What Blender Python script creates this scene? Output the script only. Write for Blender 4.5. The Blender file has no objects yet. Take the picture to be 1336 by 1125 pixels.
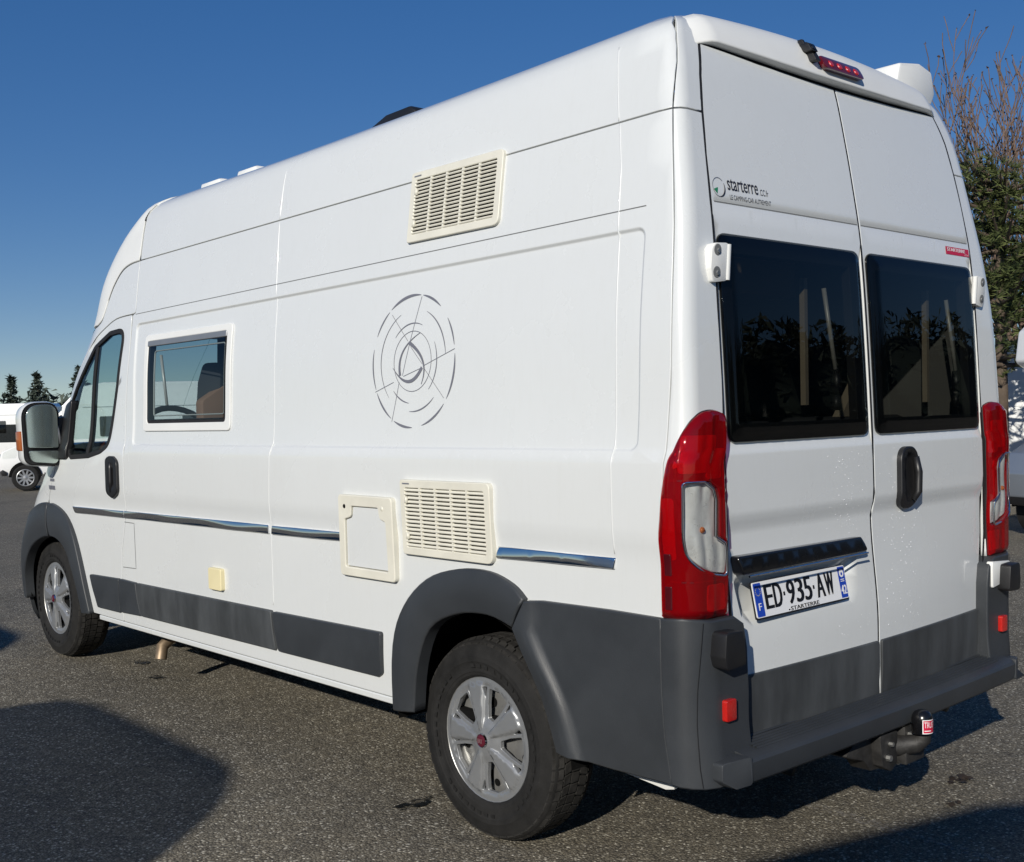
import bpy, bmesh, math, random
from bisect import bisect_right
from mathutils import Vector, Matrix
from mathutils.geometry import delaunay_2d_cdt
random.seed(7)
C = bpy.context.scene.collection
PI = math.pi

# ---------------------------------------------------------------- camera
cam_d = bpy.data.cameras.new('camera'); cam = bpy.data.objects.new('camera', cam_d); C.objects.link(cam)
bpy.context.scene.camera = cam
CAM = Vector((-3.5831, -2.0844, 1.5225)); YAW, PITCH, ROLL = .7369, -.0456, -.0253
def _cam():
    cy, sy, cp, sp = math.cos(YAW), math.sin(YAW), math.cos(PITCH), math.sin(PITCH)
    f = Vector((sy*cp, cy*cp, sp)); r = Vector((cy, -sy, 0)); u = r.cross(f)
    r2 = r*math.cos(ROLL)+u*math.sin(ROLL); u2 = -r*math.sin(ROLL)+u*math.cos(ROLL)
    m = Matrix((r2, u2, -f)).transposed().to_4x4(); m.translation = CAM
    return m
cam.matrix_world = _cam()
cam_d.sensor_fit = 'HORIZONTAL'; cam_d.sensor_width = 36
cam_d.lens = 1487.8/1336*36
cam_d.shift_x = -(667.6-668)/1336; cam_d.shift_y = (605.26-562.5)/1336
cam_d.clip_start = .05; cam_d.clip_end = 3000

# ---------------------------------------------------------------- light
SUN_EL, SUN_AZ = math.radians(23.6), math.radians(-118.5)       # azimuth of the sun from +Y towards +X
w = bpy.data.worlds.new('World'); bpy.context.scene.world = w; w.use_nodes = True
nt = w.node_tree; nt.nodes.clear()
sky = nt.nodes.new('ShaderNodeTexSky'); sky.sky_type = 'NISHITA'; sky.sun_disc = False
sky.sun_elevation = SUN_EL; sky.sun_rotation = SUN_AZ; sky.altitude = 2500; sky.air_density = 1.0; sky.dust_density = 0.; sky.ozone_density = 3.
bg = nt.nodes.new('ShaderNodeBackground'); bg.inputs[1].default_value = .145
ow = nt.nodes.new('ShaderNodeOutputWorld'); gm = nt.nodes.new('ShaderNodeGamma'); gm.inputs[1].default_value = .6; hs = nt.nodes.new('ShaderNodeHueSaturation'); hs.inputs['Saturation'].default_value = 1.66; hs.inputs['Hue'].default_value = .515
nt.links.new(sky.outputs[0], gm.inputs[0]); nt.links.new(gm.outputs[0], hs.inputs['Color']); nt.links.new(hs.outputs[0], bg.inputs[0]); nt.links.new(bg.outputs[0], ow.inputs[0])
sd = bpy.data.lights.new('sun', 'SUN'); sd.energy = 4.35; sd.angle = math.radians(.53); sd.color = (1, .945, .85)
so = bpy.data.objects.new('sun', sd); C.objects.link(so)
S = Vector((math.sin(SUN_AZ)*math.cos(SUN_EL), math.cos(SUN_AZ)*math.cos(SUN_EL), math.sin(SUN_EL)))
so.rotation_euler = (-S).to_track_quat('-Z', 'Y').to_euler(); so.location = S*60
sc = bpy.context.scene
sc.view_settings.view_transform = 'Standard'; sc.view_settings.look = 'None'; sc.view_settings.exposure = 0.0; sc.view_settings.gamma = 1
try: sc.view_settings.use_curve_mapping = False
except Exception: pass
sc.cycles.max_bounces = 10; sc.cycles.transparent_max_bounces = 16

# ---------------------------------------------------------------- materials
def new_mat(name):
    m = bpy.data.materials.new(name); m.use_nodes = True
    return m, m.node_tree, m.node_tree.nodes['Principled BSDF']
def N(nt, typ, **kw):
    n = nt.nodes.new(typ)
    for k, v in kw.items():
        if k in n.inputs.keys(): n.inputs[k].default_value = v
        else: setattr(n, k, v)
    return n
def texco(nt, scale=(1, 1, 1), kind='Object'):
    t = nt.nodes.new('ShaderNodeTexCoord'); mp = nt.nodes.new('ShaderNodeMapping'); mp.inputs['Scale'].default_value = scale
    nt.links.new(t.outputs[kind], mp.inputs['Vector']); return mp.outputs[0]
def ramp(nt, fac, stops):
    r = nt.nodes.new('ShaderNodeValToRGB'); e = r.color_ramp.elements
    while len(e) < len(stops): e.new(.5)
    for el, (p, c) in zip(e, stops): el.position = p; el.color = (*c, 1) if len(c) == 3 else c
    nt.links.new(fac, r.inputs[0]); return r.outputs[0]
def mat(name, col, rough=.5, metal=0., coat=0., var=.06, scale=3., bump=0., bscale=200., rvar=.05, spec=.5, stretch=(1, 1, 1)):
    """plain surface with a little wear: colour and gloss drift by noise"""
    m, nt, b = new_mat(name)
    v = texco(nt, stretch)
    n = N(nt, 'ShaderNodeTexNoise', Scale=scale, Detail=6., Roughness=.62); nt.links.new(v, n.inputs['Vector'])
    lo = [max(0, c*(1-var)) for c in col]; hi = [min(1, c*(1+var)) for c in col]
    nt.links.new(ramp(nt, n.outputs[0], [(.3, lo), (.7, hi)]), b.inputs['Base Color'])
    mr = N(nt, 'ShaderNodeMapRange'); mr.inputs[1].default_value = .3; mr.inputs[2].default_value = .7
    mr.inputs[3].default_value = max(.02, rough-rvar); mr.inputs[4].default_value = min(1, rough+rvar)
    nt.links.new(n.outputs[0], mr.inputs[0]); nt.links.new(mr.outputs[0], b.inputs['Roughness'])
    b.inputs['Metallic'].default_value = metal; b.inputs['Coat Weight'].default_value = coat; b.inputs['Coat Roughness'].default_value = .04
    b.inputs['Specular IOR Level'].default_value = spec
    if bump:
        n2 = N(nt, 'ShaderNodeTexNoise', Scale=bscale, Detail=3.); nt.links.new(v, n2.inputs['Vector'])
        bp = N(nt, 'ShaderNodeBump', Strength=bump, Distance=.002); nt.links.new(n2.outputs[0], bp.inputs['Height']); nt.links.new(bp.outputs[0], b.inputs['Normal'])
    return m
def glass(name, tint=(.8, .85, .85), ior=1.5, rough=.0, body=None, bodymix=0.):
    """thin sheet: tinted see-through plus a mirror reflection by Fresnel"""
    m, nt, b = new_mat(name); nt.nodes.remove(b); out = nt.nodes['Material Output']
    tr = N(nt, 'ShaderNodeBsdfTransparent'); tr.inputs[0].default_value = (*tint, 1)
    gl = N(nt, 'ShaderNodeBsdfGlossy', Roughness=rough); fr = N(nt, 'ShaderNodeFresnel'); ge = N(nt, 'ShaderNodeNewGeometry'); mi = N(nt, 'ShaderNodeMapRange'); mi.inputs[3].default_value = ior; mi.inputs[4].default_value = 1/ior; nt.links.new(ge.outputs['Backfacing'], mi.inputs[0]); nt.links.new(mi.outputs[0], fr.inputs[0])
    a = tr.outputs[0]
    if body:
        df = N(nt, 'ShaderNodeBsdfDiffuse'); df.inputs[0].default_value = (*body, 1)
        mx = N(nt, 'ShaderNodeMixShader'); mx.inputs[0].default_value = bodymix
        nt.links.new(a, mx.inputs[1]); nt.links.new(df.outputs[0], mx.inputs[2]); a = mx.outputs[0]
    m2 = N(nt, 'ShaderNodeMixShader'); nt.links.new(fr.outputs[0], m2.inputs[0]); nt.links.new(a, m2.inputs[1]); nt.links.new(gl.outputs[0], m2.inputs[2])
    nt.links.new(m2.outputs[0], out.inputs[0]); return m

def paint_mat(name, col):
    m, nt, b = new_mat(name); v = texco(nt)
    n = N(nt, 'ShaderNodeTexNoise', Scale=1.3, Detail=7., Roughness=.6); nt.links.new(v, n.inputs['Vector'])
    n2 = N(nt, 'ShaderNodeTexNoise', Scale=60., Detail=4., Roughness=.7); nt.links.new(texco(nt, (1, 1, .15)), n2.inputs['Vector'])
    c1 = ramp(nt, n.outputs[0], [(.35, [c*.98 for c in col]), (.65, col)])
    c2 = ramp(nt, n2.outputs[0], [(.3, (.95, .945, .93)), (.5, (1, 1, 1))])
    mx = N(nt, 'ShaderNodeMix', data_type='RGBA', blend_type='MULTIPLY'); mx.inputs[0].default_value = .3
    nt.links.new(c1, mx.inputs[6]); nt.links.new(c2, mx.inputs[7]); nt.links.new(mx.outputs[2], b.inputs['Base Color'])
    mr = N(nt, 'ShaderNodeMapRange'); mr.inputs[1].default_value = .35; mr.inputs[2].default_value = .7; mr.inputs[3].default_value = .22; mr.inputs[4].default_value = .34
    nt.links.new(n.outputs[0], mr.inputs[0]); nt.links.new(mr.outputs[0], b.inputs['Roughness'])
    b.inputs['Coat Weight'].default_value = .8; b.inputs['Coat Roughness'].default_value = .03
    n3 = N(nt, 'ShaderNodeTexNoise', Scale=2.2, Detail=2.); nt.links.new(v, n3.inputs['Vector'])
    bp = N(nt, 'ShaderNodeBump', Strength=.02, Distance=.02); nt.links.new(n3.outputs[0], bp.inputs['Height'])
    nt.links.new(bp.outputs[0], b.inputs['Normal']); nt.links.new(bp.outputs[0], b.inputs['Coat Normal'])
    return m
M = {}
M['white'] = paint_mat('white_paint', (.69, .71, .705))
M['white_gap'] = mat('seam_sealer', (.16, .165, .165), .7)
M['grp'] = mat('white_plastic', (.75, .755, .73), .38, coat=.2, var=.03)
M['cream'] = mat('yellowed_plastic', (.70, .68, .585), .42, var=.06, scale=9)
M['cream2'] = mat('cream_socket', (.74, .66, .40), .45, var=.05)
M['clad'] = mat('grey_bumper_plastic', (.036, .040, .045), .46, var=.14, scale=3.5, bump=.25, bscale=420, rvar=.07, spec=.42)
M['clad_worn'] = mat('scuffed_grey_plastic', (.050, .054, .057), .55, var=.5, scale=5, bump=.15, bscale=400, stretch=(1, 1, .25), rvar=.1)
M['black'] = mat('black_plastic', (.012, .012, .013), .42, var=.1)
M['rubber'] = mat('seal_rubber', (.010, .010, .011), .7)
M['void'] = mat('dark_cavity', (.006, .006, .006), .95, spec=.1)
M['tyre'] = mat('tyre_rubber', (.016, .0157, .0153), .82, var=.35, scale=14, bump=.35, bscale=160, spec=.25)
M['tread'] = mat('dusty_tread', (.026, .025, .0235), .88, var=.5, scale=22, bump=.4, bscale=120, spec=.2)
M['steel'] = mat('steel_rim', (.38, .38, .37), .38, metal=.7, var=.12, scale=12)
M['trim'] = mat('silver_trim', (.31, .32, .33), .40, metal=.55, var=.05, scale=8, coat=.12)
M['chrome'] = mat('chrome', (.80, .81, .82), .06, metal=1., var=.03, rvar=.02)
M['piano'] = mat('gloss_black', (.006, .006, .007), .26, coat=.25, var=.1, bump=.04, bscale=500)
M['mirrorglass'] = mat('mirror_glass', (.50, .58, .54), .16, metal=.9, var=.04, rvar=.03)
M['decal'] = mat('grey_decal', (.16, .165, .195), .5, var=.04)
M['ink'] = mat('dark_ink', (.018, .018, .028), .5)
M['green'] = mat('green_ink', (.02, .22, .10), .5)
M['redink'] = mat('red_sticker', (.52, .012, .05), .4)
M['whiteink'] = mat('white_ink', (.82, .82, .82), .45)
M['blueband'] = mat('blue_band', (.015, .06, .42), .35)
M['starink'] = mat('yellow_ink', (.55, .5, .22), .5)
M['plate'] = mat('plate_white', (.80, .81, .82), .35, var=.02)
M['plateink'] = mat('plate_ink', (.008, .008, .010), .4)
M['badge'] = mat('badge_red', (.085, .006, .016), .35, coat=.3)
M['badgeink'] = mat('badge_ink', (.36, .20, .22), .35, metal=.4)
M['redlens'] = glass('red_lens', (.80, .010, .014), 1.5, .02, (.46, .004, .008), .34)
M['clearlens'] = glass('clear_lens', (.93, .94, .93), 1.5, .01)
M['amber'] = glass('amber_lens', (.75, .30, .06), 1.5, .03, (.5, .16, .05), .6)
M['glass'] = glass('window_glass', (.70, .80, .78), 1.5)
M['acrylic'] = glass('acrylic_glass', (.60, .66, .68), 1.45, .0)
M['tint'] = glass('smoked_acrylic', (.32, .33, .32), 1.42, .004)
M['reflector'] = mat('lamp_reflector', (.70, .70, .68), .30, metal=.35, var=.1, scale=20, bump=.5, bscale=60)
M['dew'] = mat('dew', (.75, .76, .77), .04, coat=1., var=.02, rvar=.02)
M['lensline'] = mat('lens_line', (.09, .004, .006), .3)
M['redrefl'] = mat('red_reflector', (.48, .014, .010), .25, coat=.8, bump=.6, bscale=260)
M['brass'] = mat('pipe_metal', (.28, .21, .14), .50, metal=.6, var=.25, scale=18)
M['iron'] = mat('rusty_black_iron', (.022, .021, .020), .6, var=.4, scale=30, bump=.4, bscale=120)
M['bolt'] = mat('zinc_bolt', (.5, .5, .48), .4, metal=.9)
M['seat'] = mat('dark_seat_fabric', (.035, .037, .042), .9, bump=.3, bscale=600)
M['tan'] = mat('tan_cover', (.30, .17, .11), .85, bump=.2, bscale=400)
M['beige'] = mat('beige_furniture', (.36, .30, .22), .55)
M['interior'] = mat('interior_lining', (.17, .165, .155), .85)
M['stay'] = mat('window_stay', (.62, .60, .54), .4, metal=.2)

# ---------------------------------------------------------------- objects
WORLD = {}
def link(o, parent, origin):
    C.objects.link(o); base = WORLD[parent.name] if parent else Vector((0, 0, 0))
    if parent: o.parent = parent
    o.location = Vector(origin)-base; WORLD[o.name] = Vector(origin)
def tag(o, label=None, cat=None, group=None, kind=None):
    if label: o['label'] = label
    if cat: o['category'] = cat
    if group: o['group'] = group
    if kind: o['kind'] = kind
    return o
def thing(name, loc, label, cat, group=None):
    o = bpy.data.objects.new(name, None); o.empty_display_size = .2; link(o, None, loc)
    return tag(o, label, cat, group)
def mesh_obj(name, verts, faces, m, parent=None, smooth=False, mids=None, origin=None, lnorm=None, sharp=None, bevel=0, bseg=2):
    verts = [Vector(v) for v in verts]
    if origin is None:
        lo = [min(v[i] for v in verts) for i in range(3)]; hi = [max(v[i] for v in verts) for i in range(3)]
        origin = Vector([(a+b)/2 for a, b in zip(lo, hi)])
    origin = Vector(origin)
    me = bpy.data.meshes.new(name); me.from_pydata([v-origin for v in verts], [], faces)
    for mm in (m if isinstance(m, (list, tuple)) else [m]): me.materials.append(mm)
    if mids: me.polygons.foreach_set('material_index', mids)
    if bevel:
        bm = bmesh.new(); bm.from_mesh(me)
        es = [e for e in bm.edges if len(e.link_faces) == 2 and e.calc_face_angle(0) > .5]
        bmesh.ops.bevel(bm, geom=es, offset=bevel, segments=bseg, profile=.5, affect='EDGES', clamp_overlap=True)
        bm.to_mesh(me); bm.free(); smooth = True; sharp = sharp or .6
    if smooth:
        me.polygons.foreach_set('use_smooth', [True]*len(me.polygons))
        if sharp: me.set_sharp_from_angle(angle=sharp)
    me.update()
    if lnorm:
        me.polygons.foreach_set('use_smooth', [True]*len(me.polygons)); me.normals_split_custom_set(lnorm)
    o = bpy.data.objects.new(name, me); link(o, parent, origin)
    return o
def copy_tree(o, parent):
    c = o.copy(); C.objects.link(c); c.parent = parent
    for ch in o.children: copy_tree(ch, c)
    return c
class MB:
    """collects shapes into one mesh"""
    def __init__(s): s.v = []; s.f = []; s.m = []
    def add(s, vs, fs, mi=0):
        n = len(s.v); s.v += [Vector(v) for v in vs]; s.f += [[i+n for i in f] for f in fs]; s.m += [mi]*len(fs)
    def box(s, lo, hi, mi=0, M4=None):
        x0, y0, z0 = lo; x1, y1, z1 = hi
        vs = [Vector(p) for p in ((x0, y0, z0), (x1, y0, z0), (x1, y1, z0), (x0, y1, z0), (x0, y0, z1), (x1, y0, z1), (x1, y1, z1), (x0, y1, z1))]
        if M4: vs = [M4 @ v for v in vs]
        s.add(vs, [(0, 3, 2, 1), (4, 5, 6, 7), (0, 1, 5, 4), (1, 2, 6, 5), (2, 3, 7, 6), (3, 0, 4, 7)], mi)
    def tube(s, pts, rad, n=10, mi=0, caps=True):
        pts = [Vector(p) for p in pts]; rad = rad if isinstance(rad, (list, tuple)) else [rad]*len(pts); rings = []; base = len(s.v)
        for i, p in enumerate(pts):
            d = (pts[min(i+1, len(pts)-1)]-pts[max(i-1, 0)]).normalized()
            a = d.orthogonal().normalized() if i == 0 else (a-d*a.dot(d)).normalized()
            b = d.cross(a); rings.append([p+rad[i]*(a*math.cos(t)+b*math.sin(t)) for t in [2*PI*k/n for k in range(n)]])
        vs = [v for r in rings for v in r]; fs = [(i*n+k, i*n+(k+1) % n, (i+1)*n+(k+1) % n, (i+1)*n+k) for i in range(len(pts)-1) for k in range(n)]
        if caps: fs += [tuple(range(n))[::-1], tuple((len(pts)-1)*n+k for k in range(n))]
        s.add(vs, fs, mi)
    def lathe(s, prof, n, fn, mi=0, closed=False):
        """prof: (r, h); fn(r, angle, h) -> point"""
        vs = [fn(r, 2*PI*k/n, h) for r, h in prof for k in range(n)]; L = len(prof)
        fs = [(i*n+k, i*n+(k+1) % n, ((i+1) % L)*n+(k+1) % n, ((i+1) % L)*n+k) for i in range(L if closed else L-1) for k in range(n)]
        s.add(vs, fs, mi)
    def prism(s, poly, fn, d0, d1, mi=0):
        """poly of (a, b), swept from d0 to d1: fn(a, b, d)"""
        n = len(poly); vs = [fn(a, b, d0) for a, b in poly]+[fn(a, b, d1) for a, b in poly]
        s.add(vs, [tuple(range(n))[::-1], tuple(range(n, 2*n))]+[(i, (i+1) % n, n+(i+1) % n, n+i) for i in range(n)], mi)
    def build(s, name, m, parent=None, **kw):
        me_m = s.m if isinstance(m, (list, tuple)) and len(m) > 1 else None
        o = mesh_obj(name, s.v, s.f, m, parent, mids=None if kw.get('bevel') else me_m, **kw)
        bm = bmesh.new(); bm.from_mesh(o.data); bmesh.ops.recalc_face_normals(bm, faces=bm.faces); bm.to_mesh(o.data); bm.free()
        return o

# ---------------------------------------------------------------- 2-D outlines
def rnd(pts, r=None, n=5):
    """round the corners of a polygon; pts may carry their own radius as third value"""
    out = []; L = len(pts)
    for i in range(L):
        p = Vector(pts[i][:2]); q = Vector(pts[i-1][:2]); t = Vector(pts[(i+1) % L][:2]); rr = pts[i][2] if len(pts[i]) > 2 else (r or 0)
        if rr <= 0: out.append(tuple(p)); continue
        a = (q-p); b = (t-p); la, lb = a.length, b.length; a /= la; b /= lb
        ang = math.acos(max(-1, min(1, a.dot(b)))); d = min(rr/math.tan(ang/2), .48*la, .48*lb)
        for k in range(n+1):
            s = k/n; w0, w1, w2 = (1-s)**2, 2*s*(1-s), s*s
            out.append(tuple(w0*(p+a*d)+w1*p+w2*(p+b*d)))
    return out
def rect(a0, a1, b0, b1, r=0, n=5): return rnd([(a0, b0), (a1, b0), (a1, b1), (a0, b1)], r, n)
def circ(a, b, r, n=24, rb=None): return [(a+r*math.cos(2*PI*k/n), b+(rb or r)*math.sin(2*PI*k/n)) for k in range(n)]
def area(p): return sum(p[i-1][0]*p[i][1]-p[i][0]*p[i-1][1] for i in range(len(p)))/2
def shrink(poly, d):
    """move an outline inwards by d"""
    s = 1 if area(poly) > 0 else -1; out = []; L = len(poly)
    for i in range(L):
        p, q, t = Vector(poly[i]), Vector(poly[i-1]), Vector(poly[(i+1) % L])
        e1 = (p-q); e2 = (t-p)
        if e1.length < 1e-9 or e2.length < 1e-9: out.append(tuple(p)); continue
        e1.normalize(); e2.normalize(); n1 = Vector((-e1.y, e1.x)); n2 = Vector((-e2.y, e2.x)); b = n1+n2
        b = n1 if b.length < 1e-4 else b.normalized(); k = max(.4, b.dot(n1)); out.append(tuple(p+b*(s*d/k)))
    return out
def dense(poly, st, close=True):
    out = []; L = len(poly)
    for i in range(L if close else L-1):
        p, q = poly[i], poly[(i+1) % L]; n = max(1, int(math.hypot(q[0]-p[0], q[1]-p[1])/st+.999))
        out += [(p[0]+(q[0]-p[0])*k/n, p[1]+(q[1]-p[1])*k/n) for k in range(n)]
    if not close: out.append(poly[-1])
    return out
def inside(p, poly):
    c = False; x, y = p; j = len(poly)-1
    for i in range(len(poly)):
        xi, yi = poly[i]; xj, yj = poly[j]
        if (yi > y) != (yj > y) and x < (xj-xi)*(y-yi)/(yj-yi)+xi: c = not c
        j = i
    return c
def clean(poly):
    out = []
    for p in poly:
        if not out or math.hypot(p[0]-out[-1][0], p[1]-out[-1][1]) > 2e-4: out.append(p)
    if math.hypot(out[0][0]-out[-1][0], out[0][1]-out[-1][1]) < 2e-4: out.pop()
    return out
def sstep(a, b, x):
    t = min(max((x-a)/(b-a), 0), 1); return t*t*(3-2*t)

def panel(name, chart, outer, m, parent, holes=(), off=0., thick=.02, bev=.0025, step=(.07, .05), disp=None, feats=(), rows=(), cols=(), out=None, kind=None):
    """sheet cut out of a curved surface: chart(a, v) -> point. Rolled edge, a rim of depth `thick`, own normals."""
    st = min(step); E = 1.2e-3
    def raw(a, v, d=0.):
        P = Vector(chart(a, v)); n = (Vector(chart(a+E, v))-Vector(chart(a-E, v))).cross(Vector(chart(a, v+E))-Vector(chart(a, v-E)))
        if n.length < 1e-12: n = Vector(out or (0, 0, 1))
        n.normalize(); o_ = out(P) if callable(out) else out
        if o_ is not None and n.dot(Vector(o_)) < 0: n = -n
        return P, n
    def pt(a, v):
        P, n = raw(a, v); return P+n*(off+(disp(a, v) if disp else 0.)), n
    def nrm(a, v):
        P, n0 = raw(a, v)
        if not disp: return n0
        e = 1.5e-3; n = (pt(a+e, v)[0]-pt(a-e, v)[0]).cross(pt(a, v+e)[0]-pt(a, v-e)[0])
        if n.length < 1e-12: return n0
        n.normalize(); return n if n.dot(n0) > 0 else -n
    loops = [dense(clean(outer), st)]+[dense(clean(h), st) for h in holes]
    if area(loops[0]) < 0: loops[0].reverse()
    for i in range(1, len(loops)):
        if area(loops[i]) > 0: loops[i].reverse()
    inner = [shrink(loops[0], bev)]+[[tuple(2*Vector(p)-Vector(q)) for p, q in zip(l, shrink(l, bev))] for l in loops[1:]]
    pts = []; edges = []; loopidx = []
    for l in inner:
        b = len(pts); pts += l; edges += [(b+i, b+(i+1) % len(l)) for i in range(len(l))]; loopidx.append((b, len(l)))
    nb = len(pts)
    for fpl in feats:
        fp = [q for q in dense(fpl, st, False) if inside(q, inner[0]) and not any(inside(q, h) for h in inner[1:])]
        b = len(pts); pts += fp; edges += [(b+i, b+i+1) for i in range(len(fp)-1) if math.hypot(fp[i][0]-fp[i+1][0], fp[i][1]-fp[i+1][1]) < st*1.6]
    fixed = list(pts); cell = st*.6; gridh = {}
    for q in fixed: gridh.setdefault((int(q[0]//cell), int(q[1]//cell)), []).append(q)
    def near(q):
        i, j = int(q[0]//cell), int(q[1]//cell)
        return any((q[0]-r[0])**2+(q[1]-r[1])**2 < (cell*.75)**2 for a in (-1, 0, 1) for b in (-1, 0, 1) for r in gridh.get((i+a, j+b), ()))
    xs = [q[0] for q in inner[0]]; ys = [q[1] for q in inner[0]]
    A = sorted(set([min(xs)+step[0]*(k+.5) for k in range(int((max(xs)-min(xs))/step[0])+1)]+list(cols)))
    B = sorted(set([min(ys)+step[1]*(k+.5) for k in range(int((max(ys)-min(ys))/step[1])+1)]+list(rows)))
    for v in B:
        for a in A:
            q = (a, v)
            if inside(q, inner[0]) and not any(inside(q, h) for h in inner[1:]) and not near(q): pts.append(q)
    V2, _, T, OV, _, _ = delaunay_2d_cdt([Vector(q) for q in pts], edges, [], 0, 1e-6)
    back = {}
    for i, ol in enumerate(OV):
        for k in ol: back[k] = i
    V2 = [(q.x, q.y) for q in V2]
    tris = []
    for t in T:
        c = (sum(V2[i][0] for i in t)/3, sum(V2[i][1] for i in t)/3)
        if inside(c, inner[0]) and not any(inside(c, h) for h in inner[1:]): tris.append(list(t))
    verts = []; nv = []
    for a, v in V2:
        verts.append(pt(a, v)[0]); nv.append(nrm(a, v))
    faces = []; ln = []
    for t in tris:
        n = (verts[t[1]]-verts[t[0]]).cross(verts[t[2]]-verts[t[0]])
        if n.dot(nv[t[0]]) < 0: t.reverse()
        faces.append(t); ln += [nv[i] for i in t]
    for (b, L), lo in zip(loopidx, loops):
        i1 = [back.get(b+k, None) for k in range(L)]
        if None in i1: continue
        o1 = len(verts); nn = []
        for k in range(L):
            P, n = pt(*lo[k]); Q = verts[i1[k]]; e = P-Q; e -= n*e.dot(n); e = e.normalized() if e.length > 1e-9 else n
            verts.append(P-n*bev*.8); nn.append((e, n))
        o2 = len(verts)
        for k in range(L): verts.append(verts[o1+k]-nn[k][1]*thick)
        for k in range(L):
            j = (k+1) % L
            fs = [[i1[k], o1+k, o1+j, i1[j]], [o1+k, o2+k, o2+j, o1+j]]
            ek, ej = nn[k][0], nn[j][0]
            mk = (nn[k][1]*.5+ek).normalized(); mj = (nn[j][1]*.5+ej).normalized()
            ls = [[nv[i1[k]], mk, mj, nv[i1[j]]], [ek, ek, ej, ej]]
            for f, l in zip(fs, ls):
                if len(set(f)) < 4: continue
                n = (verts[f[1]]-verts[f[0]]).cross(verts[f[2]]-verts[f[0]])
                if n.dot(l[0]+l[1]+l[2]) < 0: f.reverse(); l.reverse()
                faces.append(f); ln += l
    o = mesh_obj(name, verts, faces, m, parent, lnorm=[tuple(n) for n in ln])
    if kind: o['kind'] = kind
    return o
def strip_mb(mb, chart, path, width, off, out, mi=0, closed=False):
    """flat band of given width (number or function of 0..1) lying on a surface"""
    L = len(path); vs = []
    for i, p in enumerate(path):
        q = path[(i-1) % L] if closed or i else p; t = path[(i+1) % L] if closed or i < L-1 else p
        d = Vector((t[0]-q[0], t[1]-q[1])); d = d.normalized() if d.length else Vector((1, 0)); n = Vector((-d.y, d.x))
        wd = (width(i/(L-1)) if callable(width) else width)/2
        for s in (-1, 1):
            a, v = p[0]+n.x*s*wd, p[1]+n.y*s*wd; vs.append(Vector(chart(a, v))+Vector(out)*off)
    fs = [(2*i, 2*i+1, (2*i+3) % (2*L), (2*i+2) % (2*L)) for i in range(L if closed else L-1)]
    mb.add(vs, fs, mi)
_TX = {}
def text2d(s):
    """outline font as flat triangles, scaled to a unit-high box: verts, faces, width"""
    if s in _TX: return _TX[s]
    cu = bpy.data.curves.new('lettering', 'FONT'); cu.body = s; cu.resolution_u = 3
    o = bpy.data.objects.new('lettering', cu); me = bpy.data.meshes.new_from_object(o)
    vs = [(v.co.x, v.co.y) for v in me.vertices]; fs = [list(p.vertices) for p in me.polygons]
    bpy.data.objects.remove(o); bpy.data.curves.remove(cu); bpy.data.meshes.remove(me)
    _TX[s] = (vs, fs); return _TX[s]
def text_mb(mb, s, chart, a0, a1, v0, v1, off, out, mi=0, bold=0.):
    vs, fs = text2d(s); x0 = min(p[0] for p in vs); x1 = max(p[0] for p in vs); y0 = min(p[1] for p in vs); y1 = max(p[1] for p in vs)
    for dx in ([0] if not bold else [-bold, 0, bold]):
        P = [Vector(chart(a0+(a1-a0)*(p[0]-x0)/(x1-x0)+dx, v0+(v1-v0)*(p[1]-y0)/(y1-y0)))+Vector(out)*(off+abs(dx)*.02*(1 if dx > 0 else .5)) for p in vs]
        mb.add(P, fs, mi)
def plane_chart(o, u, v):
    o, u, v = Vector(o), Vector(u), Vector(v)
    return lambda a, b: o+u*a+v*b

# ---------------------------------------------------------------- van body surface
class Curve1:
    """monotone cubic through knots"""
    def __init__(s, xs, ys):
        s.x = list(map(float, xs)); s.y = list(map(float, ys)); n = len(s.x)
        h = [s.x[i+1]-s.x[i] for i in range(n-1)]; d = [(s.y[i+1]-s.y[i])/h[i] for i in range(n-1)]; m = [0.]*n
        m[0] = d[0]; m[-1] = d[-1]
        for i in range(1, n-1):
            if d[i-1]*d[i] > 0:
                w1 = 2*h[i]+h[i-1]; w2 = h[i]+2*h[i-1]; m[i] = (w1+w2)/(w1/d[i-1]+w2/d[i])
        s.m = m
    def __call__(s, t):
        X = s.x; t = min(max(t, X[0]), X[-1]); i = min(max(bisect_right(X, t)-1, 0), len(X)-2)
        h = X[i+1]-X[i]; u = (t-X[i])/h; w = 1-u
        return s.y[i]*(1+2*u)*w*w+s.m[i]*h*u*w*w+s.y[i+1]*u*u*(3-2*u)+s.m[i+1]*h*u*u*(u-1)
# level v (height along the section), half width, height, rear y, front y, rear corner radius
LV=[(0.20,.950,.20,.03,5.86,.055),(0.26,.980,.26,.02,5.90,.055),(0.33,1.002,.33,.0,5.93,.055),(.45,1.012,.45,.0,5.95,.055),(.65,1.020,.65,.0,5.94,.055),
    (1.05,1.020,1.05,.0,5.72,.055),(1.16,1.030,1.16,.0,5.57,.055),(1.36,1.027,1.36,.003,5.39,.055),(1.395,1.013,1.395,.004,5.36,.055),(1.80,.985,1.80,.022,5.03,.05),
    (2.06,.955,2.06,.040,4.76,.05),(2.30,.924,2.30,.075,4.60,.048),(2.44,.902,2.44,.10,4.45,.047),(2.56,.880,2.56,.125,4.28,.046),(2.66,.855,2.642,.155,4.15,.046),
    (2.72,.825,2.676,.18,4.11,.05),(2.80,.750,2.704,.235,4.05,.07),(2.95,.60,2.722,.36,3.98,.10),(3.15,.36,2.732,.58,3.88,.12),(3.43,.02,2.738,.90,3.75,.01)]
_v=[r[0] for r in LV]
HW,HZ,RY,FY,RC=[Curve1(_v,[r[k] for r in LV]) for k in (1,2,3,4,5)]
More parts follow.
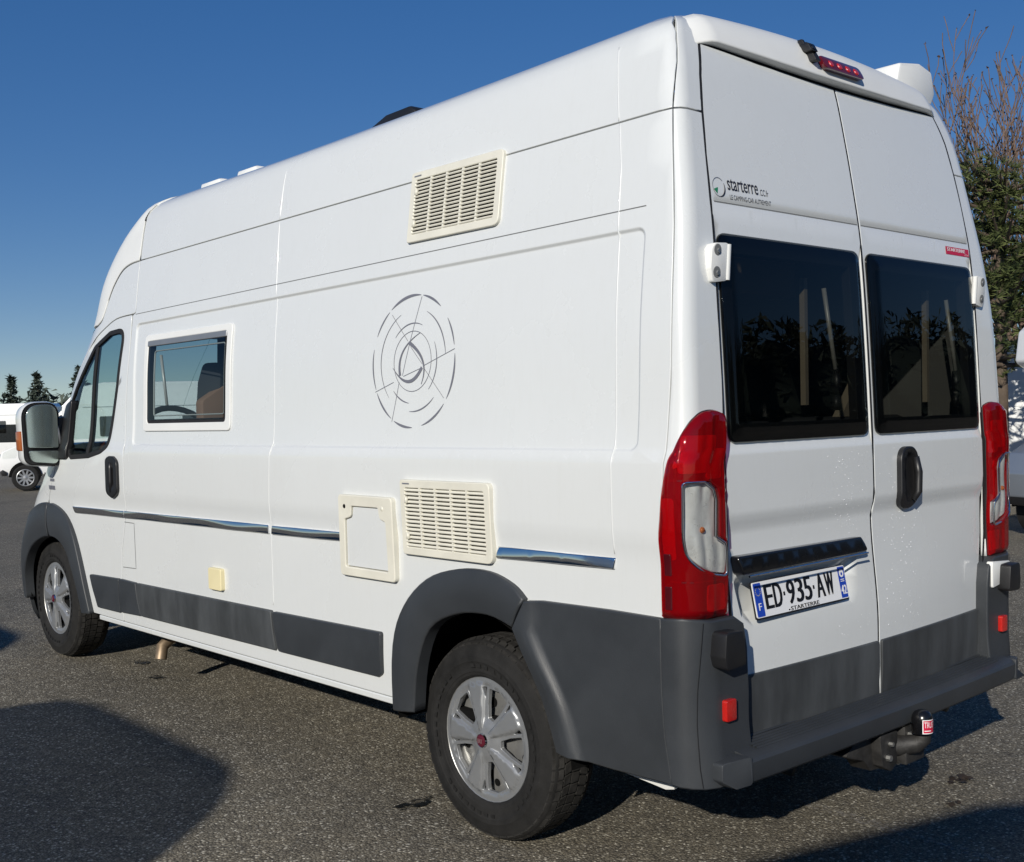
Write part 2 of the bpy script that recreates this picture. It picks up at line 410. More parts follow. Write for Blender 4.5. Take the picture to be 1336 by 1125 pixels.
LF=Curve1(_v,[.75]*9+[.7,.6,.5,.45,.42,.42,.42,.40,.30,.20,.1])
def crown(x,v):
    t=min(max((v-2.5)/.2,0),1); t=t*t*(3-2*t)
    return .03*t*(1-min(abs(x)/.85,1)**2)
def fin(x,y,v):                     # the roof climbs a little towards the tail
    t=min(max((v-2.62)/.2,0),1); t=t*t*(3-2*t)
    return (x,y,HZ(v)+crown(x,v)+t*.045*min(max((2.6-y)/2.4,0),1.1)**1.4)
def side(y,v):                      # left flank as a chart over (y, v)
    hw=HW(v); ry=RY(v); fy=FY(v); rc=RC(v); lf=LF(v); x=hw
    if y<ry+rc:
        q=min(max((ry+rc-y)/rc,0),1); x=hw-rc+rc*math.sqrt(max(1-q*q,0))
    elif y>fy-lf:
        q=min((y-fy+lf)/lf,1); x=hw*(max(1-q**2.6,0))**(1/2.2)
    return fin(-x,y,v)
def wrap(s,v):                      # left rear corner unrolled: s>0 flank, s<-L tail
    hw=HW(v); ry=RY(v); rc=RC(v); L=rc*math.pi/2
    if s>=0: return side(ry+rc+s,v)
    if s>-L:
        t=-s/rc
        return fin(-(hw-rc+rc*math.cos(t)),ry+rc-rc*math.sin(t),v)
    x=-(hw-rc)+(-L-s)
    return fin(x,ry,v)
def bulge(v): return .006+.026*(1-sstep(.75, 1.15, v))
def rear(x, v):                     # tail as a chart over (x, v), a little rounded in plan
    hw = HW(v); ry = RY(v); rc = RC(v); a = abs(x); y = ry
    if a > hw-rc:
        q = min((a-hw+rc)/rc, 1); y = ry+rc-rc*math.sqrt(max(1-q*q, 0))
    return fin(x, y-bulge(v)*max(0, 1-(x/.85)**2), v)
def nose(t, v):                     # front half outline: t<0 runs along the flank from y=3.765, t in 0..pi/2 round the nose
    fy = FY(v); lf = LF(v); y0 = fy-lf; ys = min(3.765, y0-.001)
    if t < 0: return side(y0+t*(y0-ys), v)
    hw = HW(v); return fin(-hw*max(math.cos(t), 0)**(2/2.2), y0+lf*max(math.sin(t), 0)**(2/2.6), v)
def nt_(y, v):
    fy = FY(v); lf = LF(v); y0 = fy-lf
    if y < y0: return (y-y0)/(y0-min(3.765, y0-.001))
    return math.asin(min(1, ((y-y0)/lf)**1.3))
FLARE = Curve1([.2, 1.25, 1.45, 1.9, 2.1, 2.4, 3.], [.012, .012, .030, .030, .017, 0, 0])
def mir(ch):
    def f(a, v):
        p = ch(a, v); k = FLARE(p[2])*sstep(.80, .97, -p[0]); return (-p[0]+k, p[1], p[2])
    return f
L_ = (-1, 0, 0); R_ = (1, 0, 0); B_ = (0, -1, 0)
WL = lambda P: Vector((P.x+.5, P.y-.5, 0)); WR = lambda P: Vector((P.x-.5, P.y-.5, 0))
NL = lambda P: Vector((P.x*.6, P.y-3.6, (P.z-1.6)*.4)); 
def both(name, ch, poly, m, par, outl, **kw):
    o1 = panel(name, ch, poly, m, par, out=outl, **kw)
    o2 = panel(name, mir(ch), poly, m, par, out=(lambda P: Vector((-outl(Vector((-P.x, P.y, P.z))).x, outl(Vector((-P.x, P.y, P.z))).y, outl(Vector((-P.x, P.y, P.z))).z))) if callable(outl) else (-outl[0], outl[1], outl[2]), **kw)
    return o1, o2
def ring(name, ch, poly, wd, m, par, **kw): return panel(name, ch, poly, m, par, holes=[shrink(clean(poly), wd)], **kw)
def dist_poly(p, poly, closed=True):
    best = 9; L = len(poly)
    for i in range(L if closed else L-1):
        ax, ay = poly[i]; bx, by = poly[(i+1) % L]; dx, dy = bx-ax, by-ay; q = dx*dx+dy*dy
        t = 0 if q < 1e-12 else min(max(((p[0]-ax)*dx+(p[1]-ay)*dy)/q, 0), 1)
        best = min(best, math.hypot(p[0]-ax-t*dx, p[1]-ay-t*dy))
    return best

# ================================================================ the camper van
van = thing('camper_van', (0, 3.0, 0), 'white high-roof camper van parked in the foreground, seen from its rear left corner', 'camper van')
W_, CL = M['white'], M['clad']
sideR = lambda a, v: Vector(side(a, v))+Vector((-flank_disp(a, v), 0, 0))

gap = lambda nm, path, wd, par, m=M['white_gap'], ch=side, o=L_: (lambda mb: (strip_mb(mb, ch, dense(path, .03, False), wd, .0012, o), mb.build(nm, m, par)))(MB())
# ---- left flank
def rr_in(a, v, a0, a1, v0, v1, r):            # signed distance inside a rounded rectangle
    qx = abs(a-(a0+a1)/2)-(a1-a0)/2+r; qy = abs(v-(v0+v1)/2)-(v1-v0)/2+r
    return -(math.hypot(max(qx, 0), max(qy, 0))+min(max(qx, qy), 0)-r)
REC = (.185, 3.742, 1.392, 2.041, .035)
def lean(a, v): return .0085*(3.742-a)*sstep(1.6, 2.0, v)      # the upper lines climb slightly towards the tail
def flank_disp(a, v):
    return -.008*sstep(0, .013, rr_in(a, v-lean(a, v), *REC))
WIN = rect(2.735, 3.575, 1.508, 1.935, .025)
BP = [(3.795, 2.09), (3.80, 1.9), (3.832, 1.57), (3.816, 1.29), (3.82, 1.11), (3.822, 1.055), (3.895, .83), (3.92, .6), (3.93, .434)]
SEAM_S = Curve1([.88, 1.2, 1.5, 1.594, 2.043, 2.415, 2.615, 2.8, 3.4], [.034, .026, .012, .004, -.010, -.024, -.052, -.058, -.06])
def seam_y(v, d=.0):             # where the corner pillar meets the flank
    s = SEAM_S(v)+d; rc = RC(v)
    return RY(v)+rc+(s if s >= 0 else -rc*math.sin(min(-s/rc, 1.5)))
rear_edge = [(seam_y(v, .0015), v) for v in (.88, 1.0, 1.2, 1.36, 1.395, 1.5, 1.65, 1.8, 1.95, 2.06, 2.2, 2.3, 2.411)]
SV = lambda a: 2.378+.0097*(3.762-a)
flank = [(3.762, 2.376), (3.762, 2.10)]+[(a-.003, v) for a, v in BP]+[(1.40, .434), (1.37, .62), (1.29, .77), (1.15, .87), (1.0, .905), (.86, .905), (.74, .875), (.6, .872)]+rear_edge
rl = clean(rect(*REC[:4], REC[4], 6)); recf = [(lambda q: q+[q[0]])([(a, v+lean(a, v)) for a, v in dense(shrink(rl, d), .2)]) for d in (-.003, 0., .0035, .0065, .0095, .013, .016)]
panel('side_panel', side, flank, W_, van, holes=[WIN], disp=flank_disp, out=L_, step=(.09, .05), rows=(1.06, 1.105, 1.15, 1.17, 1.355, 1.37, 1.38),
      feats=recf)
SEAM = []
up = [(seam_y(v, .0015), v) for v in (2.4155, 2.44, 2.5, 2.56, 2.62, 2.68, 2.76, 2.83, 2.98, 3.13, 3.3)]+[(3.3, 3.3), (3.45, 3.13), (3.70, 2.9), (3.757, 2.8), (3.757, 2.3805)]
both('roof_side', side, up, W_, van, L_, step=(.12, .05))
mb = MB(); mb.add([side(y, 3.29) for y in (.9, 3.25)]+[mir(side)(y, 3.29) for y in (3.25, .9)], [(0, 1, 2, 3)]); mb.build('roof_centre', W_, van)
panel('sill_panel', side, rect(1.43, 4.262, .404, .4305, .006), W_, van, out=L_, off=.002, thick=.10, bev=.005, step=(.12, .02))
for line in ([(2.344, 2.62), (2.344, 2.397)], [(2.342, 2.386), (2.318, 2.043), (2.304, 1.373), (2.322, 1.036), (2.322, .7)], [(.375, 2.68), (.33, 2.416)], [(.325, 2.407), (.304, 2.264), (.30, 2.07), (.285, 1.392), (.279, 1.08)]):
    mb = MB(); inr = lambda a, v: flank_disp(a, v)
    mb.tube([Vector(side(a, v))-Vector((inr(a, v)-.0012 if v < 2.387 else -.0012, 0, 0))*1 for a, v in dense(line, .02, False)], .003, 8); mb.build('weld_bead', W_, van, smooth=True)
gap('roof_seam', [(.19, 2.131), (2.3, 2.107), (3.76, 2.091)], .0030, van)
# pieces of the corner
pil = [(SEAM_S(v)-.0015, v) for v in (.9, 1.2, 1.36, 1.5, 1.594, 1.8, 2.1, 2.3, 2.411)]
door_s = [(-.144, 2.300), (-.152, 2.15), (-.169, 1.98), (-.191, 1.75), (-.200, 1.60), (-.203, 1.50), (-.207, 1.2), (-.204, .9)]
both('corner_pillar', wrap, pil+[(-.139, 2.411)]+door_s, W_, van, WL, step=(.025, .06))
both('corner_pillar_top', wrap, [(SEAM_S(v)-.0015, v) for v in (2.4155, 2.5, 2.56, 2.6, 2.66, 2.72, 2.8, 2.95)]+[(-.13, 2.95), (-.146, 2.72), (-.151, 2.655), (-.141, 2.526), (-.139, 2.4155)], W_, van, WL, step=(.025, .05))

def smooth_line(pts, n=4):
    out = []
    for i in range(len(pts)-1):
        p0, p1, p2, p3 = [Vector(pts[min(max(i+k, 0), len(pts)-1)]) for k in (-1, 0, 1, 2)]
        for k in range(n):
            t = k/n; out.append(tuple(.5*((2*p1)+(p2-p0)*t+(2*p0-5*p1+4*p2-p3)*t*t+(3*p1-p0-3*p2+p3)*t**3)))
    return out+[tuple(pts[-1])]
# cab: side above the door, roof cap, windscreen, door, wing
doortop = [(3.81, 2.091), (4.006, 2.082), (4.159, 2.038), (4.302, 1.979), (4.43, 1.894), (4.636, 1.747), (4.752, 1.632)]
capl_ = [(3.77, 2.378), (3.883, 2.372), (3.985, 2.344), (4.078, 2.268), (4.135, 2.188), (4.195, 2.098), (4.26, 2.066)]
capl = smooth_line(capl_); doortop = smooth_line(doortop)
cab_up = [(3.768, 2.101)]+[(a+.0035*sstep(3.9, 4.3, a), v+.0055) for a, v in doortop]+[(4.762, 1.402), (4.935, 1.402), (4.91, 1.62), (4.79, 1.76), (4.58, 1.92), (4.44, 2.0), (4.30, 2.056)]+[(a-.002, v-.004) for a, v in capl[::-1]]
both('cab_side', side, cab_up, W_, van, L_, step=(.05, .04))
cap = [(nt_(a, v), v) for a, v in capl]+[(nt_(4.4, 2.062), 2.062), (PI/2, 2.062), (PI/2, 3.2), (-.999, 3.2), (-.999, 2.7)]
both('roof_cap', nose, cap, M['grp'], van, NL, off=.005, thick=.03, bev=.006, step=(.09, .04))
ws = [(nt_(a, v), v) for a, v in ((4.945, 1.42), (4.92, 1.62), (4.80, 1.76), (4.59, 1.92), (4.45, 2.0), (4.33, 2.05))]+[(PI/2, 2.05), (PI/2, 1.42)]
for k in (0, 1): panel('windscreen', nose if not k else mir(nose), ws, M['glass'], van, out=(lambda P: Vector((P.x*.3, P.y-3.5, .3))), thick=.005, step=(.1, .06))
wing = [(4.757, 1.398), (4.752, 1.30), (4.935, 1.066), (5.0, .97), (5.3, .93), (5.3, 1.398)]
both('front_wing', side, wing, W_, van, L_, step=(.05, .04))
both('bonnet', nose, [(nt_(5.303, v), v) for v in (1.0, 1.1, 1.2, 1.3, 1.36)]+[(PI/2, 1.36), (PI/2, 1.0)], W_, van, NL, step=(.1, .05))
both('front_bumper', nose, [(nt_(5.47, v), v) for v in (.25, .5, .75, .99)]+[(PI/2, .99), (PI/2, .25)], CL, van, NL, step=(.1, .08))
both('headlight', nose, rnd([(.55, 1.02), (1.0, 1.03), (.95, 1.16), (.62, 1.30)], .03), M['clearlens'], van, NL, off=.004, thick=.004, step=(.08, .06))
GL = rnd([(3.893, 2.035, .11), (4.10, 2.025, .10), (4.30, 1.955, .10), (4.70, 1.628, .03), (4.61, 1.335, .03), (4.568, 1.311, .02), (4.308, 1.322, .05), (4.06, 1.362, .16), (3.95, 1.715)], 0, 9)
dr = doortop+[(4.747, 1.30), (4.93, 1.064), (4.90, .90), (4.76, .90), (4.62, .80), (4.50, .60), (4.43, .434), (4.31, .434), (3.932, .434)]+[(a+.003, v) for a, v in BP[::-1][1:-1]]
def door_disp(a, v): return -.010*sstep(.0, .02, .03-dist_poly((a, v), GL)) if not inside((a, v), GL) else -.010
cd = panel('cab_door', side, rnd([(a, v, .012) for a, v in dr], 0, 3), W_, van, holes=[GL], out=L_, disp=door_disp, step=(.05, .04), rows=(1.06, 1.105, 1.15, 1.17, 1.355, 1.37, 1.38), feats=[[tuple(p) for p in shrink(clean(GL), -.03)]])
ring('window_seal', side, shrink(clean(GL), -.001), .026, M['rubber'], cd, off=-.006, thick=.02, out=L_, step=(.05, .05))
panel('door_glass', side, shrink(clean(GL), .012), M['glass'], cd, off=-.014, thick=.004, out=L_, step=(.08, .06))
panel('window_divider', side, [(4.243, 1.975), (4.275, 1.955), (4.348, 1.32), (4.312, 1.32)], M['rubber'], cd, off=-.008, thick=.02, out=L_, step=(.05, .05))
panel('door_handle', side, rnd([(3.975, 1.337), (4.022, 1.325), (4.024, 1.13), (3.955, 1.107), (3.873, 1.14), (3.875, 1.31), (3.93, 1.337)], .045, 8), M['black'], cd, off=.018, thick=.03, bev=.006, out=L_, step=(.02, .02),
      disp=lambda a, v: -.012*sstep(0, .02, rr_in(a, v, 3.91, 3.985, 1.16, 1.29, .03)))
mb = MB(); mb.tube([Vector(side(3.958, z))+Vector((-.013, 0, 0)) for z in (1.305, 1.27, 1.2, 1.14)], [.010, .013, .013, .010], 8); mb.build('handle_grip', M['black'], cd, smooth=True)
gap('fuel_flap_seam', [(3.85, .983), (3.73, .982), (3.727, .741), (3.89, .736)], .004, van)
# wing badge, two small unreadable marks
for (y0, y1, z0, z1) in ((4.80, 4.87, 1.175, 1.192), (4.795, 4.895, 1.125, 1.15)):
    mb = MB()
    for k in range(4):
        ya = y1-(y1-y0)*k/4; mb.add([Vector(side(a, v))+Vector((-.003, 0, 0)) for a, v in ((ya, z0), (ya-(y1-y0)*.2, z0), (ya-(y1-y0)*.2, z1), (ya, z1))], [(0, 1, 2, 3)])
    mb.build('wing_badge', M['decal'], van)['kind'] = 'stuff'

# side cladding, bright strips
for poly in ([(4.323, .66), (3.926, .670), (3.945, .481), (4.249, .478)], [(3.918, .671), (3.715, .667), (3.687, .493), (3.938, .485)], [(3.711, .667), (2.325, .676), (2.306, .501), (3.683, .493)], [(2.312, .674), (1.503, .684), (1.512, .52), (1.54, .504), (2.286, .5)]):
    panel('side_cladding', side, rnd([(*p[:2], .012) for p in poly], 0, 3), CL if poly[0][0] > 2.4 and poly[0][0] != 3.711 else (M['clad_worn'] if poly[0][0] == 3.711 else CL), van, off=.014, thick=.016, bev=.005, out=L_, step=(.1, .05), disp=lambda a, v: .004*sstep(.50, .60, v))
for poly in ([(4.545, 1.037), (3.843, 1.043), (3.846, 1.007), (4.515, 1.0)], [(3.832, 1.044), (2.333, 1.053), (2.333, 1.015), (3.84, 1.006)], [(2.30, 1.052), (1.76, 1.057), (1.76, 1.021), (2.306, 1.014)], [(.817, 1.066), (.275, 1.068), (.28, 1.034), (.822, 1.027)]):
    o = panel('side_strip', side, poly, M['chrome'], van, off=.009, thick=.012, bev=.003, out=L_, step=(.15, .007), disp=lambda a, v: .0018*(1-((v-1.028)/.02)**2)-(.0+.09*math.sin(a*7.3+1.2)*math.sin(a*2.9))*(v-1.03)+.0006*math.sin(a*17))

# wheel arches and rear corner
A_in = [(1.313, .405), (1.274, .582), (1.192, .737), (1.035, .809), (.868, .825), (.744, .798)]
A_out = [(1.44, .392), (1.427, .648), (1.351, .804), (1.206, .919), (1.028, .971), (.862, .977), (.739, .944), (.676, .9)]
def arch_disp(a, v):
    d = dist_poly((a, v), Ain_s, False); return .012*math.sin(PI*min(d/.155, 1))
Ain_s = smooth_line(A_in); Aout_s = smooth_line(A_out)
both('wheel_arch', side, Aout_s+Ain_s[::-1], CL, van, L_, off=.020, thick=.05, bev=.008, step=(.04, .035), disp=arch_disp)
q_in = [(.738, .797), (.69, .72), (.60, .58), (.545, .412)]
Qin_s = smooth_line(q_in)
def q_x(v):
    for (a0, v0), (a1, v1) in zip(Qin_s, Qin_s[1:]):
        if v0 >= v >= v1: return a0+(a1-a0)*(v0-v)/max(v0-v1, 1e-6)
    return Qin_s[0][0]-.0*(v) if v > Qin_s[0][1] else Qin_s[-1][0]
def q_disp(a, v):
    d = q_x(v)-a; k = .010+.010*sstep(.88, .70, v)
    return k*(sstep(-.02, .07, d)*.9+.1)*(1-sstep(.082, .128, d))-.002*sstep(.10, .3, d)
quarter = Qin_s+[(.30, .408), (.063, .414)]+[(.080, .55), (.0875, .70), (.0875, .905), (.3, .907), (.60, .903), (.668, .896)]
both('rear_quarter_cladding', side, quarter, CL, van, L_, off=.022, thick=.04, bev=.006, step=(.045, .04), disp=q_disp, feats=[[(a-d, v) for a, v in Qin_s] for d in (.018, .036, .052, .066, .078, .090, .103, .118, .135, .16)])
bc = [(.036, .905), (-.03, .913), (-.103, .902), (-.205, .90), (-.252, .872), (-.267, .80), (-.272, .66), (-.265, .50), (-.25, .41), (-.07, .405), (.012, .412), (.028, .55), (.036, .70)]
def bc_disp(s, v): return .016*(1-sstep(-.105, -.062, s))+.012*(1-sstep(.45, .60, v))*(1-sstep(-.10, -.03, s))
both('rear_bumper_corner', wrap, bc, CL, van, WL, off=.022, thick=.07, bev=.008, step=(.03, .04), disp=bc_disp)
AF_in = [(5.46, .40), (5.42, .55), (5.338, .66), (5.22, .755), (5.076, .812), (4.93, .838), (4.79, .83), (4.651, .763), (4.533, .591), (4.473, .417)]
AF_out = [(5.60, .40), (5.575, .60), (5.51, .79), (5.40, .90), (5.22, .985), (5.01, 1.04), (4.824, 1.037), (4.65, .981), (4.524, .862), (4.412, .647), (4.336, .432)]
Fin_s = smooth_line(AF_in); Fout_s = smooth_line(AF_out)
def f_disp(a, v): return .012*math.sin(PI*min(dist_poly((a, v), Fin_s, False)/.19, 1))
front_half = [p for p in Fout_s if p[0] > 4.93]+[(4.925, 1.036), (4.93, .838)]+[p for p in Fin_s if p[0] > 4.935][::-1]
rear_half = [(4.918, 1.037)]+[p for p in Fout_s if p[0] < 4.91]+[p for p in Fin_s if p[0] < 4.92][::-1]
for hp in (front_half, rear_half): both('front_wheel_arch', side, hp, CL, van, L_, off=.022, thick=.05, bev=.008, step=(.04, .035), disp=f_disp)
panel('lower_skirt', side, [(.50, .380), (.17, .343), (.135, .353), (.14, .40), (.50, .40)], M['grp'], van, off=-.07, thick=.03, out=L_, step=(.1, .05))

# ---- right flank: the same body without the fittings
panel('side_panel', mir(side), flank, W_, van, out=R_, step=(.15, .06), rows=(1.06, 1.15, 1.36, 1.39))
panel('sill_panel', mir(side), rect(1.43, 4.262, .423, .4455, .006), W_, van, out=R_, off=.002, thick=.10, step=(.3, .02))
cd2 = panel('cab_door', mir(side), rnd([(a, v, .012) for a, v in dr], 0, 3), W_, van, holes=[GL], out=R_, step=(.08, .06), rows=(1.06, 1.15, 1.36, 1.39))
panel('door_glass', mir(side), shrink(clean(GL), -.003), M['glass'], cd2, off=-.012, thick=.004, out=R_, step=(.12, .1))
panel('side_cladding', mir(side), [(4.323, .66), (1.503, .684), (1.512, .504), (4.249, .478)], CL, van, off=.014, thick=.016, bev=.005, out=R_, step=(.2, .08))

# ---- inner skin, floor, underbody
skin = [(.13, .5), (1.0, .95), (4.35, .5), (4.9, 1.0), (4.88, 1.55), (4.70, 1.72), (4.2, 2.06), (3.95, 2.5), (3.7, 2.9), (3.3, 3.3), (1.0, 3.3), (.40, 2.83), (.24, 2.6), (.19, 2.4), (.13, 2.06), (.12, 1.6)]
panel('inner_skin', side, skin, M['interior'], van, holes=[shrink(clean(WIN), -.002), GL], out=L_, off=-.035, thick=.004, step=(.2, .12))
panel('inner_skin', mir(side), skin, M['interior'], van, holes=[GL], out=R_, off=-.035, thick=.004, step=(.2, .12))
mb = MB(); mb.box((-.93, .06, .40), (.93, 5.2, .43)); mb.box((-.62, .60, .27), (.62, 5.7, .38)); mb.box((-.93, 1.47, .37), (-.60, 4.30, .43)); mb.box((.60, 1.47, .37), (.93, 4.30, .43)); mb.box((-.95, .05, .39), (-.6, .50, .43)); mb.box((.6, .05, .39), (.95, .50, .43)); mb.box((-.62, .05, .36), (.62, .6, .40))
mb.build('underbody', M['void'], van)
for sx in (-1, 1):
    for cy, cz in ((.985, .41), (5.03, .47)):
        mb = MB(); prof = [(.47, .995), (.47, .62), (.02, .62)]
        if cy > 3: prof = [(.42, .97), (.47, .62), (.02, .62)]
        n = 20; vs = [(sx*h, cy+r*math.cos(PI*k/n), cz-.12+max(0, r*math.sin(PI*k/n))+.06) for r, h in prof for k in range(n+1)]
        mb.add(vs, [(i*(n+1)+k, i*(n+1)+k+1, (i+1)*(n+1)+k+1, (i+1)*(n+1)+k) for i in range(2) for k in range(n)])
        mb.build('wheel_well', M['void'], van)
# ---- rear doors
def vtop(x): return 2.614+.038*(x/.75)**2
dl = [(-.004, .492)]+[(-x, vtop(x)) for x in (.004, .15, .3, .45, .58, .66)]+[(-.728, 2.650), (-.766, 2.53), (-.788, 2.42), (-.806, 2.28), (-.8175, 2.1), (-.822, 1.98), (-.827, 1.75), (-.829, 1.41), (-.831, 1.0), (-.806, .78), (-.787, .66), (-.785, .492)]
WP = rect(-.803, -.028, 1.411, 2.044, .035); WO = shrink(clean(WP), .052)
PR = rnd([(-.795, 1.015), (-.105, 1.015), (-.118, .875), (-.15, .838), (-.70, .838), (-.752, .875)], .035)
PRi = shrink(clean(PR), .045)
def door_shape(a, v, plate):
    d = -.016*(1-sstep(1.13, 1.205, v))-.010*sstep(1.372, 1.405, v)*(1-sstep(2.05, 2.07, v))
    d -= .004*max(0, 1-abs(v-2.138)/.004)
    if plate and .8 < v < 1.03 and inside((a, v), PR): d -= .050*sstep(0, .05, min(dist_poly((a, v), PR), .05))
    return d
lines = [[(-.83, v), (.83, v)] for v in (2.134, 2.138, 2.142, 1.13, 1.15, 1.168, 1.187, 1.205, 1.372, 1.39)]
def fit(lns, s): return [[(max(min(a, .80), -.80), v) for a, v in l if True] for l in lns]
doors = []
for s in (-1, 1):
    poly = [(-s*a, v) for a, v in dl] if s > 0 else dl
    hole = [(-s*a, v) for a, v in WO] if s > 0 else WO
    ft = [[(s*.012, l[0][1]), (s*.80, l[0][1])] for l in lines if l[0][1] < 2.2]
    if s < 0: ft += [[*PR, PR[0]], [*PRi, PRi[0]]]
    d = panel('rear_door', rear, poly, W_, van, holes=[hole], out=B_, step=(.08, .05), disp=(lambda a, v, p=(s < 0): door_shape(a, v, p)), feats=ft, bev=.004)
    doors.append(d)
    win = [(s*abs(a), v) for a, v in WP]
    wd = lambda a, v, w=win: .004+.014*sstep(.0, .05, dist_poly((a, v), w))
    pane = panel('rear_window', rear, win, M['tint'], d, off=0., thick=.012, bev=.006, out=B_, step=(.04, .04), disp=wd, feats=[[*shrink(clean(win), .05), shrink(clean(win), .05)[0]]])
    panel('window_frame', rear, shrink(clean(win), .004), M['rubber'], d, holes=[shrink(clean(win), .058)], off=-.004, thick=.03, out=B_, step=(.07, .05))
    cx = (lambda a: s*a)
    panel('door_cladding', rear, rnd([(s*.008, .494, .01), (s*.782, .494, .01), (s*.784, .66, .005), (s*.80, .698, .008), (s*.008, .696, .01)], 0, 3), M['clad_worn'], d, off=.004, thick=.02, bev=.004, out=B_, step=(.08, .04), disp=lambda a, v: .006*sstep(.5, .62, v)-.016*(1-sstep(1.13, 1.205, v)))
    # hinge: plate on the pillar, leaf on the door, two recessed bolts
    hx = lambda a: s*a
    mb = MB(); Pz = lambda x, z, d: (s*x, .032+d-.075*(z-1.95), z)
    mb.prism(rnd([(.792, 1.897), (.862, 1.888), (.872, 1.93), (.870, 1.988), (.854, 2.005), (.792, 2.009)], .012, 3), lambda a, b, dd: Pz(a, b, dd), -.024, .02)
    h = mb.build('door_hinge', M['grp'], van, bevel=.005)
    mb = MB(); mb.tube([Pz(.790, z, -.018) for z in (1.90, 2.005)], .011, 10); mb.build('hinge_pin', M['grp'], h, smooth=True, sharp=.7)
    for z in (1.92, 1.985):
        mb = MB(); n = 14; mb.lathe([(.0001, -.0255), (.015, -.0255), (.017, -.025), (.0172, -.023)], n, lambda r, t, hh: Pz(.845+r*math.cos(t), z+r*math.sin(t), hh)); mb.build('hinge_recess', M['white_gap'], h)
        mb = MB(); mb.lathe([(.0001, -.029), (.007, -.029), (.008, -.025)], 6, lambda r, t, hh: Pz(.842+r*math.cos(t), z-.003+r*math.sin(t), hh)); mb.build('bolt', M['bolt'], h)
    # inside the window: a stay with its catch and a frame edge
    off = 0 if s < 0 else .86
    mb = MB(); mb.tube([(-.159+off*1.0, .085, 1.916), (-.109+off*1.005, .075, 1.64)], .008, 8); mb.build('window_stay', M['stay'], d, smooth=True)
    mb = MB(); mb.tube([(-.108+off, .075, 1.64), (-.105+off, .072, 1.60), (-.112+off, .07, 1.56)], [.012, .018, .016], 8); mb.tube([(-.112+off, .07, 1.55), (-.116+off, .07, 1.50)], .014, 8); mb.build('stay_catch', M['black'], d, smooth=True)
DL, DR = doors
seal = lambda a, v: Vector(rear(a, v))+Vector((0, .0035+.016*(1-sstep(1.13, 1.205, v)), 0))
gap('door_gap', [(0, .495), (0, 2.61)], .012, van, M['rubber'], seal, B_)
for s in (-1, 1):
    gap('door_gap', [(s*(abs(a)+.002), v) for a, v in dl[7:]], .014, van, M['rubber'], lambda a, v: Vector(rear(a, v))+Vector((.0, .002, 0)), B_)
for lo, hi in (((-.230, .115, 1.52), (-.212, .135, 1.95)), ((.604, .115, 1.52), (.622, .135, 1.95))):
    mb = MB(); mb.box(lo, hi); mb.build('curtain_rail', M['beige'], van)
for s in (-1, 1):
    mb = MB(); mb.box((min(s*.35, s*.60), .5, .43), (max(s*.35, s*.60), 1.3, 1.30)); mb.build('bed_base', M['beige'], van)
mb = MB(); mb.prism([(.42, 1.47), (.70, 1.47), (.70, 1.70), (.62, 1.70)], lambda a, b, d: (a, d, b), .38, .42); mb.build('side_board', M['beige'], van)
mb = MB(); mb.box((-.82, .85, 2.0), (.82, 1.3, 2.40)); mb.build('roof_locker', M['beige'], van)
for x0, x1, y0 in ((-.90, -.35, .14), (.35, .90, .36)):
    mb = MB(); mb.box((x0, y0, 1.30), (x1, 1.25, 1.47)); mb.build('bed_cushion', M['seat'], van, bevel=.03)
mb = MB(); mb.box((-.80, 1.30, .95), (-.2, 1.36, 2.45)); mb.build('wardrobe_wall', M['interior'], van)

# plate bar, number plate
panel('plate_bar', rear, rnd([(-.80, 1.070, .012), (-.115, 1.068, .012), (-.093, 1.017, .01), (-.785, 1.013, .012)], 0, 3), M['piano'], DL, off=.016, thick=.045, bev=.006, out=B_, step=(.08, .02), disp=lambda a, v: .008*sstep(1.07, 1.03, v))
mb = MB(); mb.tube([(-.782, -.044, 1.0115), (-.112, -.044, 1.0152)], .0035, 6); mb.build('bar_edge', M['chrome'], DL)
PC = Vector((-.432, .006, .921)); tl = Vector((0, .022, .110)).normalized()
pch = plane_chart(PC, (1, 0, 0), tl)
mb = MB(); mb.prism(rect(-.263, .263, -.061, .056, .008, 3), lambda a, b, d: pch(a, b)+Vector((0, d, 0)), .006, .001, 0)
mb.prism(rect(-.26, .26, -.055, .055, .006, 3), lambda a, b, d: pch(a, b)+Vector((0, d, 0)), .002, -.0015, 1)
PLM = [M['black'], M['plate'], M['blueband'], M['plateink'], M['whiteink'], M['starink'], M['chrome']]
o_ = (0, -1, 0)
mb.add([Vector(pch(a, b))+Vector((0, -.0021, 0)) for a, b in rect(-.257, -.217, -.052, .052, .004, 2)], [list(range(12))], 2)
mb.add([Vector(pch(a, b))+Vector((0, -.0021, 0)) for a, b in rect(.217, .257, -.052, .052, .004, 2)], [list(range(12))], 2)
for k in range(12):
    t = 2*PI*k/12; c = (-.237+.0125*math.cos(t), .026+.0125*math.sin(t)); mb.add([Vector(pch(c[0]+.0022*math.cos(u), c[1]+.0022*math.sin(u)))+Vector((0, -.0026, 0)) for u in (0, PI/2, PI, 3*PI/2)], [(0, 1, 2, 3)], 5)
text_mb(mb, 'F', pch, -.244, -.230, -.032, -.010, .0026, o_, 4, .0008)
CW = .047; x = -.207
for ch, wd in (('E', .045), ('D', .048), ('-', .022), ('9', .046), ('3', .046), ('5', .046), ('-', .022), ('A', .050), ('W', .054)):
    if ch == '-': mb.add([Vector(pch(a, b))+Vector((0, -.0026, 0)) for a, b in rect(x+.004, x+wd-.008, -.002, .010)], [(0, 1, 2, 3)] if False else [list(range(len(rect(0, 1, 0, 1))))], 3)
    else: text_mb(mb, ch, pch, x+.003, x+wd-.004, -.033, .043, .0026, o_, 3, .0032)
    x += wd+.0015
text_mb(mb, 'STARTERRE', pch, -.080, .080, -.0530, -.0405, .0028, o_, 3, .0009)
